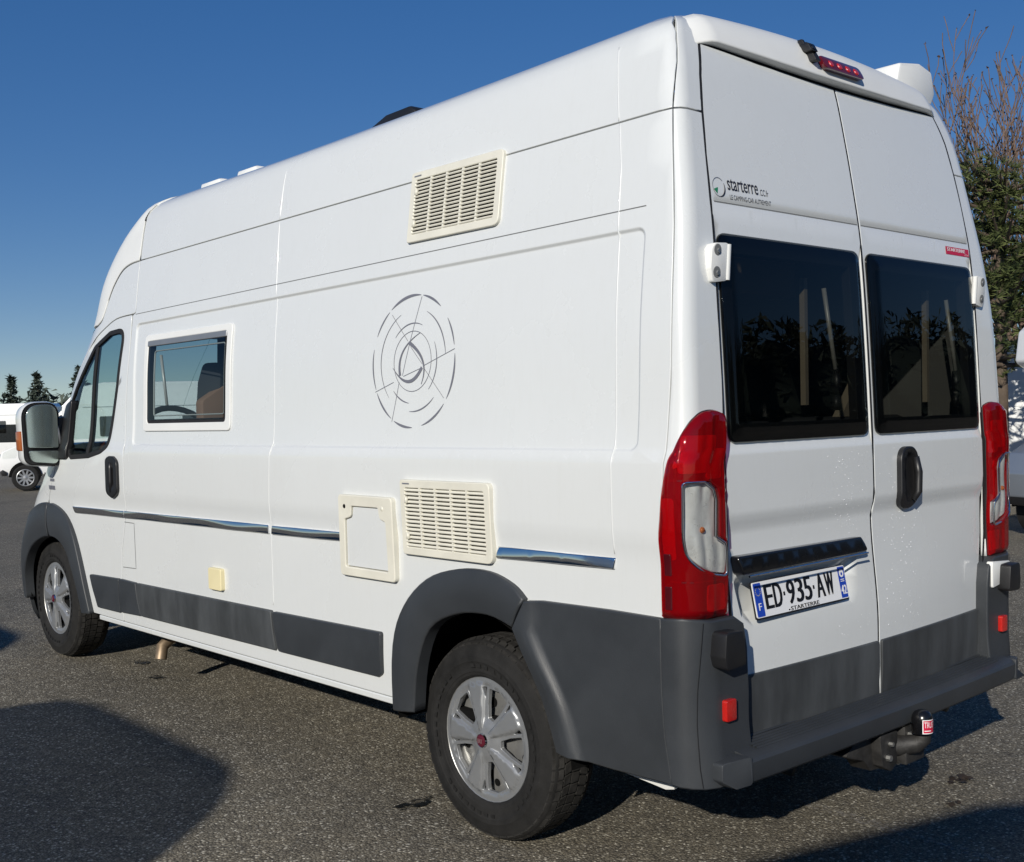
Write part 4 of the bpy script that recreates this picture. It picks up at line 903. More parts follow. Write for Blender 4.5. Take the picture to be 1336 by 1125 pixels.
# ---- wheels
def make_wheel(cx, cy, cz, s, rot=0.):
    """s=-1: outer face towards -X"""
    P = lambda r, t, h: Vector((cx+s*h, cy+r*math.cos(t), cz+r*math.sin(t)))
    mb = MB(); mb.lathe([(.224, .096), (.214, .085), (.205, .06), (.20, .0), (.205, -.09), (.224, -.10)], 40, P)
    mb.lathe([(.205, .045), (.12, .052), (.10, .045), (.06, .06), (.0001, .06)], 40, P)
    wh = mb.build('wheel', M['steel'], van, smooth=True, sharp=.7)
    mb = MB()
    for k in range(5):
        for dt, rr, hr in ((0, .150, .026), (.36, .128, .018), (-.30, .165, .014)):
            t = rot+math.radians(36+72*k+15+90)+dt; c = Vector((rr*math.cos(t), rr*math.sin(t)))
            vs = [Vector((cx+s*.0545, cy+c.x+hr*math.cos(u), cz+c.y+hr*math.sin(u))) for u in [2*PI*j/12 for j in range(12)]]; mb.add(vs, [list(range(12))])
    mb.build('rim_holes', M['void'], wh)['kind'] = 'stuff'
    mb = MB(); prof = [(.222, .088), (.226, .097), (.234, .1045), (.243, .1065), (.245, .1085), (.252, .1095), (.256, .1085), (.280, .1125), (.283, .1145), (.300, .1135), (.303, .1115), (.325, .106), (.342, .0985), (.353, .090), (.3575, .080), (.358, .0), (.3575, -.080), (.353, -.090), (.342, -.0985), (.30, -.112), (.23, -.105), (.212, -.09)]
    mb.lathe(prof, 96, P); ty = mb.build('tyre', M['tyre'], wh, smooth=True, sharp=.5)
    rt = random.Random(3); mb = MB(); n = 54
    for k in range(n):
        for (h0, h1, sk, r0, r1) in ((.064, .0985, .25, .3665, .3475), (.030, .058, .35, .367, .367), (-.012, .024, .0, .367, .367), (-.052, -.018, -.35, .367, .367), (-.0985, -.058, -.25, .3475, .3665)):
            t0 = 2*PI*(k+(.5 if abs(h0) < .04 else 0))/n; wd = 2*PI/n*.80; g = lambda h: sk*(h-(h0+h1)/2)*2.2*(1 if h0 > -.03 else 1)
            a = [(h0, t0+g(h0), r0), (h1, t0+g(h1), r1), (h1, t0+g(h1)+wd, r1), (h0, t0+g(h0)+wd, r0)]
            if h1 > .09: low = [.356, .341, .341, .356]
            elif h0 < -.09: low = [.341, .356, .356, .341]
            else: low = [.357]*4
            vs = [P(r, t, h) for h, t, r in a]+[P(r, t, h) for (h, t, _), r in zip(a, low)]
            mb.add(vs, [(0, 1, 2, 3), (0, 4, 5, 1), (1, 5, 6, 2), (2, 6, 7, 3), (3, 7, 4, 0)])
    tr = mb.build('tread', M['tread'], wh); tr['kind'] = 'stuff'
    # sidewall ring of raised marks, unreadable at this size
    mb = MB()
    for k in range(46):
        if k % 23 in (7, 8, 9, 18, 19): continue
        t = 2*PI*k/46; mb.add([P(r, t+d, .1142+.0012) for r, d in ((.262, 0), (.262, .07+.03*rt.random()), (.276, .07), (.276, 0))], [(0, 1, 2, 3)])
    mb.build('sidewall_relief', M['tyre'], wh)['kind'] = 'stuff'
    holes = []
    for k in range(5):
        tg = rot+math.radians(36+72*k+33)
        po = lambda r, d: (r*math.cos(tg+math.radians(d)), r*math.sin(tg+math.radians(d)))
        holes.append(rnd([po(.082, -9), po(.130, -15), po(.187, -15.5), po(.192, 0), po(.187, 15.5), po(.130, 15), po(.082, 9)], .008, 3))
        for sg in (-1, 1): holes.append(rnd([po(.145, sg*20.5), po(.190, sg*19.5), po(.190, sg*24.0)], .003, 2))
    def h_(a, b):
        r = math.hypot(a, b); t = math.degrees(math.atan2(b, a)-rot)-33; q = (t+36) % 72-36      # 0 on a wide spoke
        base = .104-.010*(r/.22)**2+.012*math.exp(-(r/.055)**2)
        lim = 15.5-3.5*(r/.2)
        z = base+.007*(1-sstep(lim-3, lim+1.5, abs(q)))*sstep(.03, .07, r)*(1-sstep(.195, .206, r))-.006*sstep(lim, lim+3, abs(q))*sstep(.05, .09, r)*(1-sstep(.192, .204, r))
        return z
    pc = lambda a, b: Vector((cx, cy+a*(1 if s < 0 else -1)*-1, cz+b))
    spokes = []
    for k in range(5):
        for sg in (-1, 1):
            for q in (13.5, 17.5): 
                tg = rot+math.radians(33+72*k+sg*q); spokes.append([(r*math.cos(tg), r*math.sin(tg)) for r in (.05, .08, .11, .14, .17, .20)])
    wt = panel('wheel_trim', pc, circ(0, 0, .2255, 48), M['trim'], wh, holes=holes, out=(s, 0, 0), thick=.014, bev=.0025, step=(.011, .011), disp=h_, feats=spokes)
    mb = MB(); Q = lambda r, t, h: Vector((cx+s*h, cy+r*math.cos(t), cz+r*math.sin(t)))
    mb.lathe([(.0001, .1265), (.0165, .1258), (.021, .1235), (.0225, .117)], 24, Q, 0)
    mb.lathe([(.0222, .120), (.0240, .1215), (.0265, .115)], 24, Q, 1)
    ce = lambda a, b: Vector((cx+s*.127, cy+s*a, cz+b))
    text_mb(mb, 'FIAT', ce, -.013, .013, -.008, .008, 0, (0, 0, 0), 2, .0008)
    mesh_obj('hub_badge', mb.v, mb.f, [M['badge'], M['chrome'], M['badgeink']], wh, mids=mb.m, smooth=True, sharp=.8)
    return wh
def gz(y): return .063*sstep(1.4, 5.0, y)
w1 = make_wheel(-.853, .992, .349, -1)
def copy_wheel(src, dx, dy, dz, flip):
    c = src.copy(); C.objects.link(c)
    c.location = src.location+Vector((dx, dy, dz))
    if flip: c.rotation_euler = (0, 0, PI)
    for ch in src.children: copy_tree(ch, c)
    return c
copy_wheel(w1, 0, 4.070, .086, False)
copy_wheel(w1, 1.706-2*0, 0, 0, True); copy_wheel(w1, 1.706, 4.070, .086, True)
mb = MB(); mb.tube([(-.7, .985, .36), (.7, .985, .36)], .05, 10); mb.tube([(-.7, 5.06, .42), (.7, 5.06, .42)], .05, 10); mb.build('axle', M['void'], van)
# ================================================================ ground
def gheight(x, y):
    h = (.085*sstep(.6, 5.0, y)-.020)*(1-sstep(6, 22, y))*(1-sstep(6, 14, abs(x+1)))
    return h-.22*sstep(9, 28, y)*(1-sstep(6, 20, x-.25*y)*.6)
m, nt, b = new_mat('asphalt'); v = texco(nt)
vo = N(nt, 'ShaderNodeTexVoronoi', Scale=112.); nt.links.new(v, vo.inputs['Vector'])
vo2 = N(nt, 'ShaderNodeTexVoronoi', Scale=250.); nt.links.new(v, vo2.inputs['Vector'])
n1 = N(nt, 'ShaderNodeTexNoise', Scale=.55, Detail=8., Roughness=.6); nt.links.new(v, n1.inputs['Vector'])
n2 = N(nt, 'ShaderNodeTexNoise', Scale=9., Detail=8., Roughness=.7); nt.links.new(v, n2.inputs['Vector'])
sep = N(nt, 'ShaderNodeSeparateColor'); nt.links.new(vo.outputs['Color'], sep.inputs[0])
sep2 = N(nt, 'ShaderNodeSeparateColor'); nt.links.new(vo2.outputs['Color'], sep2.inputs[0])
stone = ramp(nt, sep.outputs[0], [(0, (.040, .037, .033)), (.35, (.085, .078, .066)), (.7, (.13, .119, .10)), (.90, (.20, .19, .165)), (.97, (.46, .45, .42))])
fine = ramp(nt, sep2.outputs[1], [(0, (.05, .046, .04)), (.6, (.105, .097, .082)), (.95, (.17, .158, .135)), (1, (.34, .33, .31))])
mx = N(nt, 'ShaderNodeMix', data_type='RGBA'); mx.inputs[0].default_value = .45; nt.links.new(stone, mx.inputs[6]); nt.links.new(fine, mx.inputs[7])
edge = N(nt, 'ShaderNodeMapRange'); edge.inputs[1].default_value = .25; edge.inputs[2].default_value = .75; edge.inputs[3].default_value = 1.; edge.inputs[4].default_value = .35
nt.links.new(vo.outputs['Distance'], edge.inputs[0])
m3 = N(nt, 'ShaderNodeMix', data_type='RGBA', blend_type='MULTIPLY'); m3.inputs[0].default_value = .8; nt.links.new(mx.outputs[2], m3.inputs[6]); nt.links.new(edge.outputs[0], m3.inputs[7])
patch = ramp(nt, n1.outputs[0], [(.3, (.80, .80, .80)), (.5, (1, 1, 1)), (.72, (1.22, 1.18, 1.12))])
m4 = N(nt, 'ShaderNodeMix', data_type='RGBA', blend_type='MULTIPLY'); m4.inputs[0].default_value = 1; nt.links.new(m3.outputs[2], m4.inputs[6]); nt.links.new(patch, m4.inputs[7])
p2 = ramp(nt, n2.outputs[0], [(.28, (.72, .72, .74)), (.5, (1, 1, 1)), (.75, (1.12, 1.1, 1.06))])
m5 = N(nt, 'ShaderNodeMix', data_type='RGBA', blend_type='MULTIPLY'); m5.inputs[0].default_value = 1; nt.links.new(m4.outputs[2], m5.inputs[6]); nt.links.new(p2, m5.inputs[7])
gain = N(nt, 'ShaderNodeMix', data_type='RGBA', blend_type='MULTIPLY'); gain.inputs[0].default_value = 1; gain.inputs[7].default_value = (1.98, 1.91, 1.72, 1); gain.clamp_result = False
nt.links.new(m5.outputs[2], gain.inputs[6]); nt.links.new(gain.outputs[2], b.inputs['Base Color'])
b.inputs['Roughness'].default_value = .88; b.inputs['Specular IOR Level'].default_value = .3
bp1 = N(nt, 'ShaderNodeBump', Strength=.75, Distance=.006); bp1.invert = True; nt.links.new(vo.outputs['Distance'], bp1.inputs['Height'])
bp2 = N(nt, 'ShaderNodeBump', Strength=.5, Distance=.003); bp2.invert = True; nt.links.new(vo2.outputs['Distance'], bp2.inputs['Height']); nt.links.new(bp1.outputs[0], bp2.inputs['Normal'])
nt.links.new(bp2.outputs[0], b.inputs['Normal']); M['asphalt'] = m
ax = lambda lo, hi, st, far: sorted(set([round(lo+st*k, 3) for k in range(int((hi-lo)/st)+1)]+far))
X = ax(-8, 12, .5, [-900, -400, -150, -60, -30, -20, -14, -11, 14, 17, 20, 24, 30, 40, 60, 100, 200, 500, 1200]); Y = ax(-5, 14, .5, [-900, -300, -100, -40, -20, -12, -8, 16, 18, 20, 22, 25, 28, 32, 38, 46, 60, 90, 150, 300, 600, 1500])
g = mesh_obj('parking_ground', [(x, y, gheight(x, y)) for y in Y for x in X], [(j*len(X)+i, j*len(X)+i+1, (j+1)*len(X)+i+1, (j+1)*len(X)+i) for j in range(len(Y)-1) for i in range(len(X)-1)], m, smooth=True, origin=(0, 0, 0)); tag(g, kind='structure')

# worn paint line, damp spots (thin sheets over the asphalt)
def worn(name, col, lo, hi, sc_, rough=.8):
    m, nt, b = new_mat(name); v = texco(nt); n = N(nt, 'ShaderNodeTexNoise', Scale=sc_, Detail=6., Roughness=.75); nt.links.new(v, n.inputs['Vector'])
    b.inputs['Base Color'].default_value = (*col, 1); b.inputs['Roughness'].default_value = rough
    nt.links.new(ramp(nt, n.outputs[0], [(lo, (0, 0, 0)), (hi, (1, 1, 1))]), b.inputs['Alpha']); return m
def sheet(name, path, wd, m, z=.004):
    mb = MB(); ch = lambda a, b_: Vector((a, b_, gheight(a, b_)+z)); strip_mb(mb, ch, dense(path, .1, False), wd, 0, (0, 0, 1)); o = mb.build(name, m); return tag(o, kind='structure')
sheet('worn_painted_line', [(.15, .42), (.135, .1), (.10, -.6), (.06, -1.6)], lambda t: .05+.02*math.sin(t*9), worn('worn_line_paint', (.30, .28, .25), .47, .66, 34))
sheet('worn_painted_line', [(-1.95, 2.75), (-2.1, 3.1), (-2.2, 3.4)], .03, worn('worn_line_paint_thin', (.34, .33, .30), .55, .70, 35))
damp = worn('damp_asphalt', (.012, .012, .011), .42, .55, 14, .35); dirt = worn('dark_litter', (.02, .016, .012), .46, .52, 40)
rs = random.Random(11)
def spot(name, x, y, rx, ry, m, z=.005):
    n = 22; mb = MB(); vs = [(x, y, gheight(x, y)+z)]; 
    for k in range(n):
        t = 2*PI*k/n; q = .65+.6*rs.random(); vs.append((x+rx*q*math.cos(t), y+ry*q*math.sin(t), gheight(x, y)+z))
    mb.add(vs, [(0, 1+k, 1+(k+1) % n) for k in range(n)]); return tag(mb.build(name, m), kind='structure')
spot('damp_spot', -.92, 1.47, .10, .04, damp); spot('damp_spot', -.66, 4.5, .05, .06, damp); spot('damp_spot', -.77, 4.08, .04, .05, damp)
def leaves(name, x, y, n, r, m, label):
    mb = MB()
    for k in range(n):
        a = 2*PI*rs.random(); d = r*math.sqrt(rs.random()); c = Vector((x+d*math.cos(a), y+d*math.sin(a)*.7, gheight(x, y)+.005+.012*rs.random())); s = .008+.018*rs.random(); t = 6.3*rs.random(); u = Vector((math.cos(t), math.sin(t), .4*rs.random()-.2))*s; w_ = Vector((-math.sin(t), math.cos(t), .5*rs.random()-.2))*s*.6
        mb.add([c-u, c+w_, c+u*1.2, c-w_], [(0, 1, 2, 3)])
    return tag(mb.build(name, m), label, 'leaf litter')
ml = mat('dead_leaf', (.03, .02, .014), .9, var=.5)
leaves('dead_leaves', .80, .09, 22, .06, ml, 'small clump of dark dead leaves lying on the asphalt behind the tow bar')
leaves('dead_leaves', .52, -.02, 7, .03, ml, 'tiny scrap of dark leaf on the asphalt nearest the lower right shadow')
# loose chippings
st_m = mat('chippings', (.27, .255, .225), .8, var=.45, scale=90); mb = MB()
for k in range(2600):
    r = 1.2+5.5*rs.random()**1.3; a = YAW+(rs.random()-.5)*1.0; x = CAM.x+r*math.sin(a)*1.25; y = CAM.y+r*math.cos(a)*1.25; s = .0022+.0042*rs.random()**2; z = gheight(x, y); t = 6.3*rs.random()
    vs = [(x+s*q*math.cos(t+2*PI*j/3), y+s*q*math.sin(t+2*PI*j/3), z-.0005) for j, q in ((0, 1), (1, .8), (2, 1.2))]+[(x, y, z+s*.9)]
    mb.add(vs, [(0, 1, 3), (1, 2, 3), (2, 0, 3)])
tag(mb.build('loose_chippings', st_m), kind='stuff')

# ================================================================ trees
def leaf_mat(name, c0, c1, scale=1.5):
    m, nt, b = new_mat(name); v = texco(nt); n = N(nt, 'ShaderNodeTexNoise', Scale=scale, Detail=5.); nt.links.new(v, n.inputs['Vector'])
    nt.links.new(ramp(nt, n.outputs[0], [(.35, c0), (.65, c1)]), b.inputs['Base Color']); b.inputs['Roughness'].default_value = .65; b.inputs['Specular IOR Level'].default_value = .25
    return m
bark = mat('bark', (.10, .075, .055), .9, var=.35, scale=6, bump=.6, bscale=30); bark2 = mat('grey_brown_bark', (.17, .115, .085), .88, var=.35, scale=5, bump=.4, bscale=40)
needle = leaf_mat('pine_needles', (.042, .060, .020), (.125, .145, .048), 2.2); fir = leaf_mat('hazed_fir_needles', (.040, .054, .046), (.085, .105, .080), .6); budm = mat('winter_buds', (.055, .035, .028), .9)  # fir tone is lightened: haze over the far trees put into the colour
rt = random.Random(21)
def conifer(x, y, z, h, r, label, group, big=1.):
    t = thing('conifer_tree', (x, y, z), label, 'tree', group); mb = MB(); mb.tube([(x, y, z-.3), (x+.05, y, z+h*.5), (x, y, z+h)], [.18, .10, .015], 7); mb.build('trunk', bark, t, smooth=True)
    mb = MB(); lv = int(h*4)
    for i in range(lv):
        f = (i+.5)/lv; zz = z+h*(.12+.88*f); rr = r*(1-f)**.85*(.75+.5*rt.random())+.08; nb = 7
        for k in range(nb):
            a = 6.28*rt.random(); l = rr*(.6+.5*rt.random()); dr_ = Vector((math.cos(a), math.sin(a), -.18+.25*f)); p = Vector((x, y, zz)); pe = p+dr_*l; n = 5
            for j in range(n):
                q = p+(pe-p)*(.25+.8*j/n); s = (.10+.22*rt.random())*big
                for _ in range(2):
                    u = Vector((rt.gauss(0, 1), rt.gauss(0, 1), rt.gauss(0, .6))).normalized()*s; w_ = Vector((rt.gauss(0, 1), rt.gauss(0, 1), rt.gauss(0, .6))).normalized()*s*.55
                    mb.add([q-u*.4, q+w_, q+u], [(0, 1, 2)])
    mb.build('crown', fir, t); return t
tz = -.2
for (x, y, top, r, lb) in ((27.9, 91.2, 5.3, 1.5, 'leftmost of the small conifers on the skyline above the parked motorhomes'), (29.5, 89.9, 5.5, 1.7, 'pointed conifer on the skyline straight above the van wing mirror'), (32.2, 88.2, 6.0, 1.9, 'conifer on the skyline half hidden by the cab windscreen pillar'), (26.3, 92.2, 4.2, .9, 'low conifer cut by the left edge of the photo'), (36.5, 86, 6.6, 2.0, 'conifer seen through the driver door glass')):
    conifer(x, y, tz, top-tz, r, lb, 'conifers on the far skyline', 1.5)
mb = MB()
for k in range(14000):
    t = rt.random(); x = 18+60*t; y = 99-38*t+rt.gauss(0, 1.5); z = tz+abs(rt.gauss(0, 1))*1.6+rt.random()*1.5*(.7+.3*math.sin(x*.9)); z = min(z, 3.6+.5*math.sin(x*1.7)); s = .25+.3*rt.random()
    u = Vector((rt.gauss(0, 1), rt.gauss(0, 1), rt.gauss(0, 1))).normalized()*s; w_ = Vector((rt.gauss(0, 1), rt.gauss(0, 1), rt.gauss(0, 1))).normalized()*s*.7
    c = Vector((x, y, z)); mb.add([c-u, c+w_, c+u], [(0, 1, 2)])
tag(mb.build('far_hedge', fir), kind='stuff')

# bare tree with many upright stems
bx, by = 17.0, 6.65
bt = thing('bare_tree', (bx, by, 0), 'leafless tree with many upright reddish stems and dark buds above the pine', 'tree')
mb = MB(); mb.tube([(bx, by, -.3), (bx+.05, by, .8), (bx, by, 1.8)], [.28, .22, .20], 10); mb.build('trunk', bark2, bt, smooth=True)
mb = MB(); mbb = MB(); nb_ = [0]
def bud(p):
    s = .016+.020*rt.random()
    for _ in range(2):
        vs = [p+Vector((rt.uniform(-1, 1), rt.uniform(-1, 1), rt.uniform(-.6, 1.2)))*s for _ in range(4)]; mbb.add(vs, [(0, 1, 2), (0, 2, 3), (0, 3, 1), (1, 3, 2)])
def limb(p, d, l, r, depth):
    pts = [p]; rad = [r]; n = 6; cur = Vector(p); dd = d.normalized()
    for i in range(n):
        dd = (dd+Vector((rt.gauss(0, .10), rt.gauss(0, .10), .05+rt.gauss(0, .06)))).normalized(); cur = cur+dd*l/n; pts.append(cur.copy()); rad.append(max(r*(1-.75*(i+1)/n), .0075))
    mb.tube(pts, rad, 5 if depth < 2 else 4, caps=False); nb_[0] += 1
    if depth < 3:
        for k in range((6, 4, 2)[depth]):
            i = rt.randint(2, n-1); a = rt.uniform(0, 6.28); sp = .55+.25*rt.random(); side_ = Vector((math.cos(a), math.sin(a), 0))
            limb(pts[i], (dd*(1-sp*.4)+side_*sp+Vector((0, 0, .75))), l*(.36+.22*rt.random()), rad[i]*.62, depth+1)
    if depth >= 1 and rt.random() < .6: bud(pts[-1])
rgt = Vector((.74, -.67, 0))
for k in range(19):
    u = (k/18-.5)*2; d = Vector((0, 0, 1))+rgt*(u*.36+rt.gauss(0, .06))+Vector((.67, .74, 0))*rt.gauss(0, .25)
    limb(Vector((bx, by, 1.5))+rgt*u*.25, d, 4.75*(.82+.26*rt.random())*(1-.12*abs(u)), .055*(.7+.5*rt.random()), 0)
mb.build('branches', bark2, bt, smooth=True); mbb.build('buds', budm, bt)

# pine in front of the white wall
px_, py_ = 11.15, 4.62
pt_ = thing('pine_tree', (px_, py_, 0), 'dark green pine behind the right edge of the camper van', 'tree')
mb = MB(); mb.tube([(px_, py_, -.2), (px_+.1, py_+.05, 1.6), (px_-.05, py_, 3.2), (px_, py_, 4.2)], [.10, .085, .06, .02], 8); brs = []
for k in range(64):
    z = 1.95+2.3*rt.random(); a = 6.28*rt.random(); l = (.8+.9*rt.random())*(1.0-.30*(z-1.9)/2.2); p = Vector((px_, py_, z)); e = p+Vector((math.cos(a)*l, math.sin(a)*l, .12+.25*rt.random())); mid = (p+e)/2+Vector((0, 0, -.10)); mb.tube([p, mid, e], [.035, .024, .008], 5, caps=False); brs.append((p, mid, e))
mb.build('trunk', bark, pt_, smooth=True)
mb = MB()
for p, mid, e in brs:
    for j in range(27):
        t = .15+.78*rt.random(); q = p*(1-t)**2+mid*2*t*(1-t)+e*t*t+Vector((rt.gauss(0, .13), rt.gauss(0, .13), rt.gauss(0, .10)+.03)); ax_ = ((e-p).normalized()*.6+Vector((rt.gauss(0, .5), rt.gauss(0, .5), .5+rt.gauss(0, .3)))).normalized()
        for _ in range(13):
            d = (ax_+Vector((rt.gauss(0, .6), rt.gauss(0, .6), rt.gauss(0, .6)))).normalized(); s = .08+.08*rt.random(); w_ = d.orthogonal().normalized()*.011
            mb.add([q-w_, q+w_, q+d*s], [(0, 1, 2)])
mb.build('crown', needle, pt_)

# ================================================================ other vehicles
vg = glass('vehicle_glass', (.30, .33, .34), 1.5, .0, (.01, .012, .014), .5)
def small_wheel(root, x, y, r, s, z=0.):
    P = lambda q, t, h: Vector((x+q*math.cos(t), y+s*h, z+r+q*math.sin(t)))
    mb = MB(); mb.lathe([(r*.62, .10), (r*.9, .11), (r, .09), (r, -.1), (r*.9, -.11)], 32, P); w_ = mb.build('wheel', M['tyre'], root, smooth=True, sharp=.6)
    mb = MB(); mb.lathe([(r*.64, .105), (r*.6, .085), (.0001, .07)], 32, P, 0)
    mb.build('rim', M['void'], w_, smooth=True)
    mb = MB()
    for k in range(10):
        t = 2*PI*k/10; mb.add([P(q, t+d, h) for q, d, h in ((r*.16, -.5, .10), (r*.63, -.10, .108), (r*.63, .10, .108), (r*.16, .5, .10))], [(0, 1, 2, 3)])
    mb.lathe([(r*.66, .106), (r*.62, .112), (r*.58, .104)], 32, P); mb.lathe([(r*.2, .10), (.0001, .112)], 16, P)
    mb.build('alloy_spokes', M['trim'], w_, smooth=True, sharp=.5)
def motorhome(loc, head, label, group, paint, stripe, body=6.9, wid=2.25, top=2.78, cab=None, overcab=False, windows=True, soft=.045, band=None):
    """local +X is forwards; coachbuilt body behind a van cab"""
    t = thing('motorhome', loc, label, 'motorhome', group); WORLD[t.name] = Vector((0, 0, 0)); hw = wid/2; cab = cab or paint
    sidep = [(-body+1.5, .42), (.05, .42), (.05, 1.05), (.12, 2.05)]+([(.95, 1.98), (1.18, 2.12), (1.12, 2.50), (.75, top)] if overcab else [(.10, 2.18), (-.35, top-.12), (-.95, top)])+[(-body+1.62, top), (-body+1.5, top-.15)]
    mb = MB(); mb.prism(rnd(sidep, .07, 4) if soft < .1 else [(-body+1.5, .42), (.05, .42), (.05, top), (-body+1.5, top)], lambda a, b, d: (a, d, b), -hw, hw); mb.build('living_body', paint, t, bevel=soft, bseg=2 if soft < .1 else 6)
    ch = .90; cabp = [(-.05, .40), (1.48, .40), (1.66, .50), (1.68, .78), (1.60, 1.02), (1.02, 1.26), (.70, 1.50), (.12, 2.06), (-.05, 2.08)]
    mb = MB(); mb.prism(rnd(cabp, .05, 4), lambda a, b, d: (a, d*(1-.10*sstep(.8, 1.7, a)), b), -ch, ch); mb.build('cab', cab, t, bevel=.05)
    wsd = [(.98, 1.31), (.20, 2.01)]; mb = MB()
    f = lambda a, b, n_: (a+.035*n_+.03, 0, b+.04*n_)
    v0 = Vector((1.02, 0, 1.33)); v1 = Vector((.24, 0, 2.02)); n_ = Vector((.69, 0, .78)).normalized()
    vs = [v0+n_*.012+Vector((0, -.78, 0)), v0+n_*.012+Vector((0, .78, 0)), v1+n_*.012+Vector((0, .70, 0)), v1+n_*.012+Vector((0, -.70, 0))]; mb.add(vs+[v-n_*.03 for v in vs], [(0, 1, 2, 3), (4, 7, 6, 5), (0, 4, 5, 1), (1, 5, 6, 2), (2, 6, 7, 3), (3, 7, 4, 0)]); mb.build('windscreen', vg, t)
    for s in (-1, 1):
        mb = MB(); mb.prism(rnd([(.06, 1.32), (.80, 1.32), (.42, 1.72), (.10, 1.98)], .05, 3), lambda a, b, d: (a, s*d, b), ch-.02, ch+.008); mb.build('cab_window', vg, t)
        mb = MB(); mb.prism(rnd([(1.28, .86), (1.60, .84), (1.58, 1.0), (1.22, 1.16)], .04, 3), lambda a, b, d: (a, s*(d-.085*sstep(.8, 1.7, a)), b), ch-.12, ch+.012); mb.build('headlight', M['clearlens'], t)
        mb = MB(); mb.box((.62, s*(ch+.06)-.07, 1.28), (.76, s*(ch+.06)+.07, 1.62)); mb.build('door_mirror', M['black'], t, bevel=.03)
        mb = MB(); mb.prism(rnd([(1.50, .40), (1.62, .40), (1.66, .52), (1.60, .56), (1.50, .50)], .02, 2), lambda a, b, d: (a, s*d, b), .2, ch-.03); mb.build('bumper_trim', M['black'], t, bevel=.01)
        mb = MB(); n = 16; vs = [(1.06+.40*math.cos(PI*k/n), s*q, .36+.40*math.sin(PI*k/n)) for q in (ch+.004, ch-.3) for k in range(n+1)]; mb.add(vs+[(1.06, s*(ch+.004), .36)], [(k, k+1, 2*n+2) for k in range(n)]); mb.build('wheel_arch', M['void'], t)
        small_wheel(t, 1.06, s*(ch-.09), .335, s); small_wheel(t, -body+3.3, s*(hw-.12), .335, s)
        mb = MB(); mb.box((-body+1.6, s*(hw+.004)-.003, .95), (-.05, s*(hw+.004)+.003, 1.02)); mb.box((-body+1.6, s*(hw+.004)-.003, 2.12), (-.4, s*(hw+.004)+.003, 2.135)); mb.build('side_stripe', stripe, t)
        if band:
            mb = MB(); mb.box((-body+1.7, min(s*hw, s*(hw+.012)), .95), (-.2, max(s*hw, s*(hw+.012)), 1.72)); mb.build('window_band', band, t)
        if windows:
            for x0, x1 in ((-1.7, -.8), (-3.9, -2.9)):
                mb = MB(); mb.prism(rect(x0, x1, 1.35, 1.88, .05), lambda a, b, d: (a, s*d, b), hw-.02, hw+.02); mb.build('side_window', M['tint'], t, bevel=.008)
    mb = MB(); mb.box((1.60, -.42, .56), (1.70, .42, .80)); gq = mb.build('radiator_grille', M['black'], t, bevel=.02)
    for k in range(3):
        mb = MB(); mb.box((1.695, -.40, .60+.065*k), (1.712, .40, .62+.065*k)); mb.build('grille_bar', M['chrome'], gq)
    mb = MB(); mb.box((-body+1.8, -hw+.1, .25), (.60, hw-.1, .45)); mb.build('underframe', M['void'], t)
    t.rotation_euler = (0, 0, head); return t
pw = mat('motorhome_white', (.78, .785, .775), .3, coat=.5, var=.02); sv = mat('silver_paint', (.30, .33, .37), .34, metal=.45, coat=.6, var=.03); grs = mat('grey_stripe', (.22, .24, .25), .5); pale = mat('pale_green_panel', (.66, .72, .68), .5, var=.02)
hd_ = math.atan2(.36, -.93)
motorhome((8.25, 28.75, -.205), hd_, 'white motorhome facing left far behind the wing mirror, its front wheel showing', None, pw, grs, body=8.6)
motorhome((11.4, 52.6, -.20), math.atan2(.70, -.72), 'white motorhome with dark windows at the far left edge, under the skyline conifers', None, pw, grs, body=6.9, top=2.62, band=vg)
mb_ = motorhome((9.82, 2.27, .02), 2.8, 'silver nosed motorhome with white overcab cut by the right edge of the photo', None, pw, grs, cab=sv, overcab=True); mb_.scale = (.9, .9, .9)
motorhome((-11.72, .32, 0), PI-.02, 'unseen white motorhome added at left to cast the left foreground shadow', 'unseen motorhomes added as shadow casters', pw, grs, soft=.55, wid=2.4)  # out of view, added for the shadow it throws on the left foreground
motorhome((-9.80, -2.62, 0), PI-.28, 'unseen white motorhome added to cast the shadow in the lower right corner', 'unseen motorhomes added as shadow casters', pw, grs, soft=.55, wid=2.4)  # out of view, added to shade the lower right ground
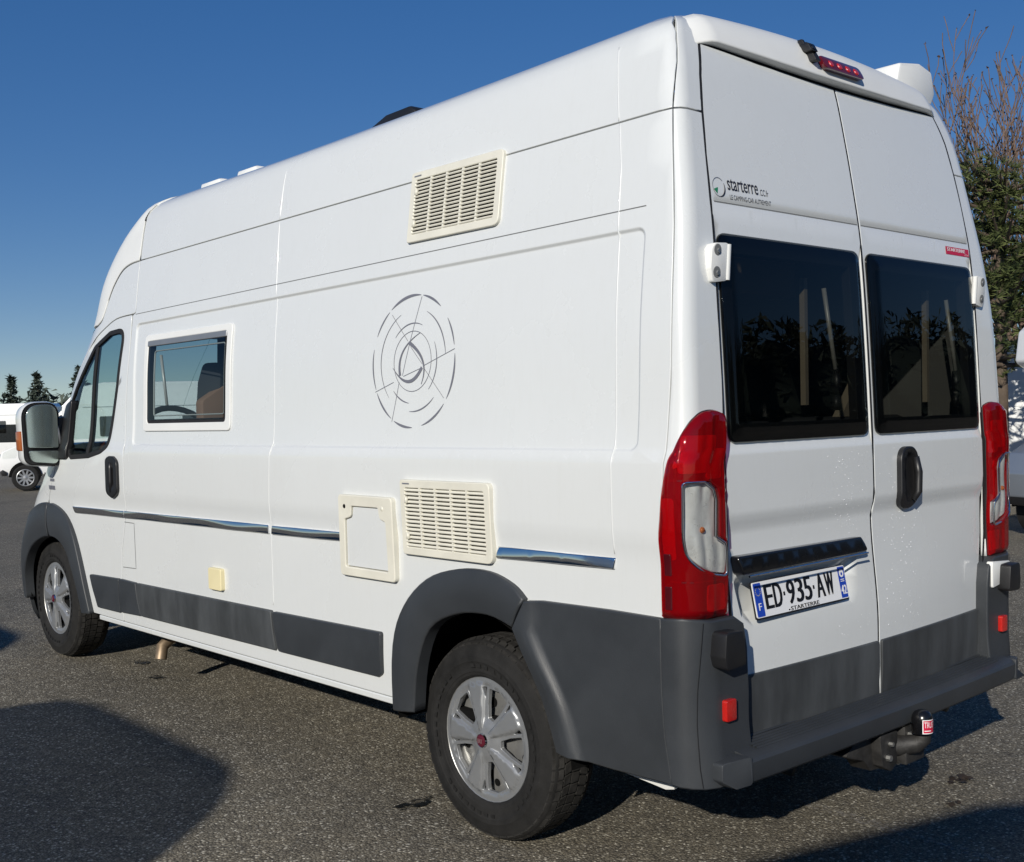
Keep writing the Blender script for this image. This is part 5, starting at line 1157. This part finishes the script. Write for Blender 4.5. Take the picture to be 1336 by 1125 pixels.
# white box wall behind the pine
wt_ = thing('white_panel_wall', (13.2, 4.6, 0), 'tall white panelled wall behind the pine, dappled with branch shadows', 'wall')
wd_ = Vector((.60, -.80, 0)); wp0 = Vector((12.2, 6.0, 0)); wm = mat('white_wall_panel', (.74, .75, .74), .5, var=.04, scale=2)
for k in range(7):
    a = wp0+wd_*(k*.6-.9); c_ = [a, a+wd_*.585]; nn_ = Vector((-.8, -.6, 0)); mb = MB()
    vs = [p+nn_*d+Vector((0, 0, z)) for d in (0, .05) for p, z in ((c_[0], -.1), (c_[1], -.1), (c_[1], 2.3), (c_[0], 2.3))]
    mb.add(vs, [(0, 1, 2, 3), (7, 6, 5, 4), (0, 4, 5, 1), (1, 5, 6, 2), (2, 6, 7, 3), (3, 7, 4, 0)]); mb.build('panel', wm, wt_, bevel=.006)

# a third unseen motorhome, added only for the shadow tip it throws into view
motorhome((-11.27, 3.94, 0), PI-.02, 'unseen white motorhome added at left to cast the small shadow tip', 'unseen motorhomes added as shadow casters', pw, grs, soft=.55, wid=2.4)
# invented hedge out of view, added to darken the rear window reflections
mb = MB()
for k in range(26):
    t = k/25; c = Vector((5+27*t, -21+16*t, 0)); n = 9; hh = 4.3+.5*math.sin(k*1.7)+.5*rt.random(); vs = []
    for z, r in ((0, 1.1), (hh*.5, 1.3), (hh*.75, .9), (hh*.85, .25)): vs += [c+Vector(((r+.2*rt.random())*math.cos(2*PI*j/n), (r+.2*rt.random())*math.sin(2*PI*j/n), z+.2*rt.random())) for j in range(n)]
    mb.add(vs, [(i*n+j, i*n+(j+1) % n, (i+1)*n+(j+1) % n, (i+1)*n+j) for i in range(3) for j in range(n)])
    for _ in range(620):
        a = 6.28*rt.random(); z = hh*rt.random()**.8; r = 1.45*(1-.55*(z/hh)**2); q = c+Vector((r*math.cos(a), r*math.sin(a), z)); s_ = .12+.18*rt.random()
        u = Vector((rt.gauss(0, 1), rt.gauss(0, 1), rt.gauss(0, 1))).normalized()*s_; w_ = Vector((rt.gauss(0, 1), rt.gauss(0, 1), rt.gauss(0, 1))).normalized()*s_*.6; mb.add([q-u, q+w_, q+u], [(0, 1, 2)])
tag(mb.build('added_hedge', fir), kind='stuff')
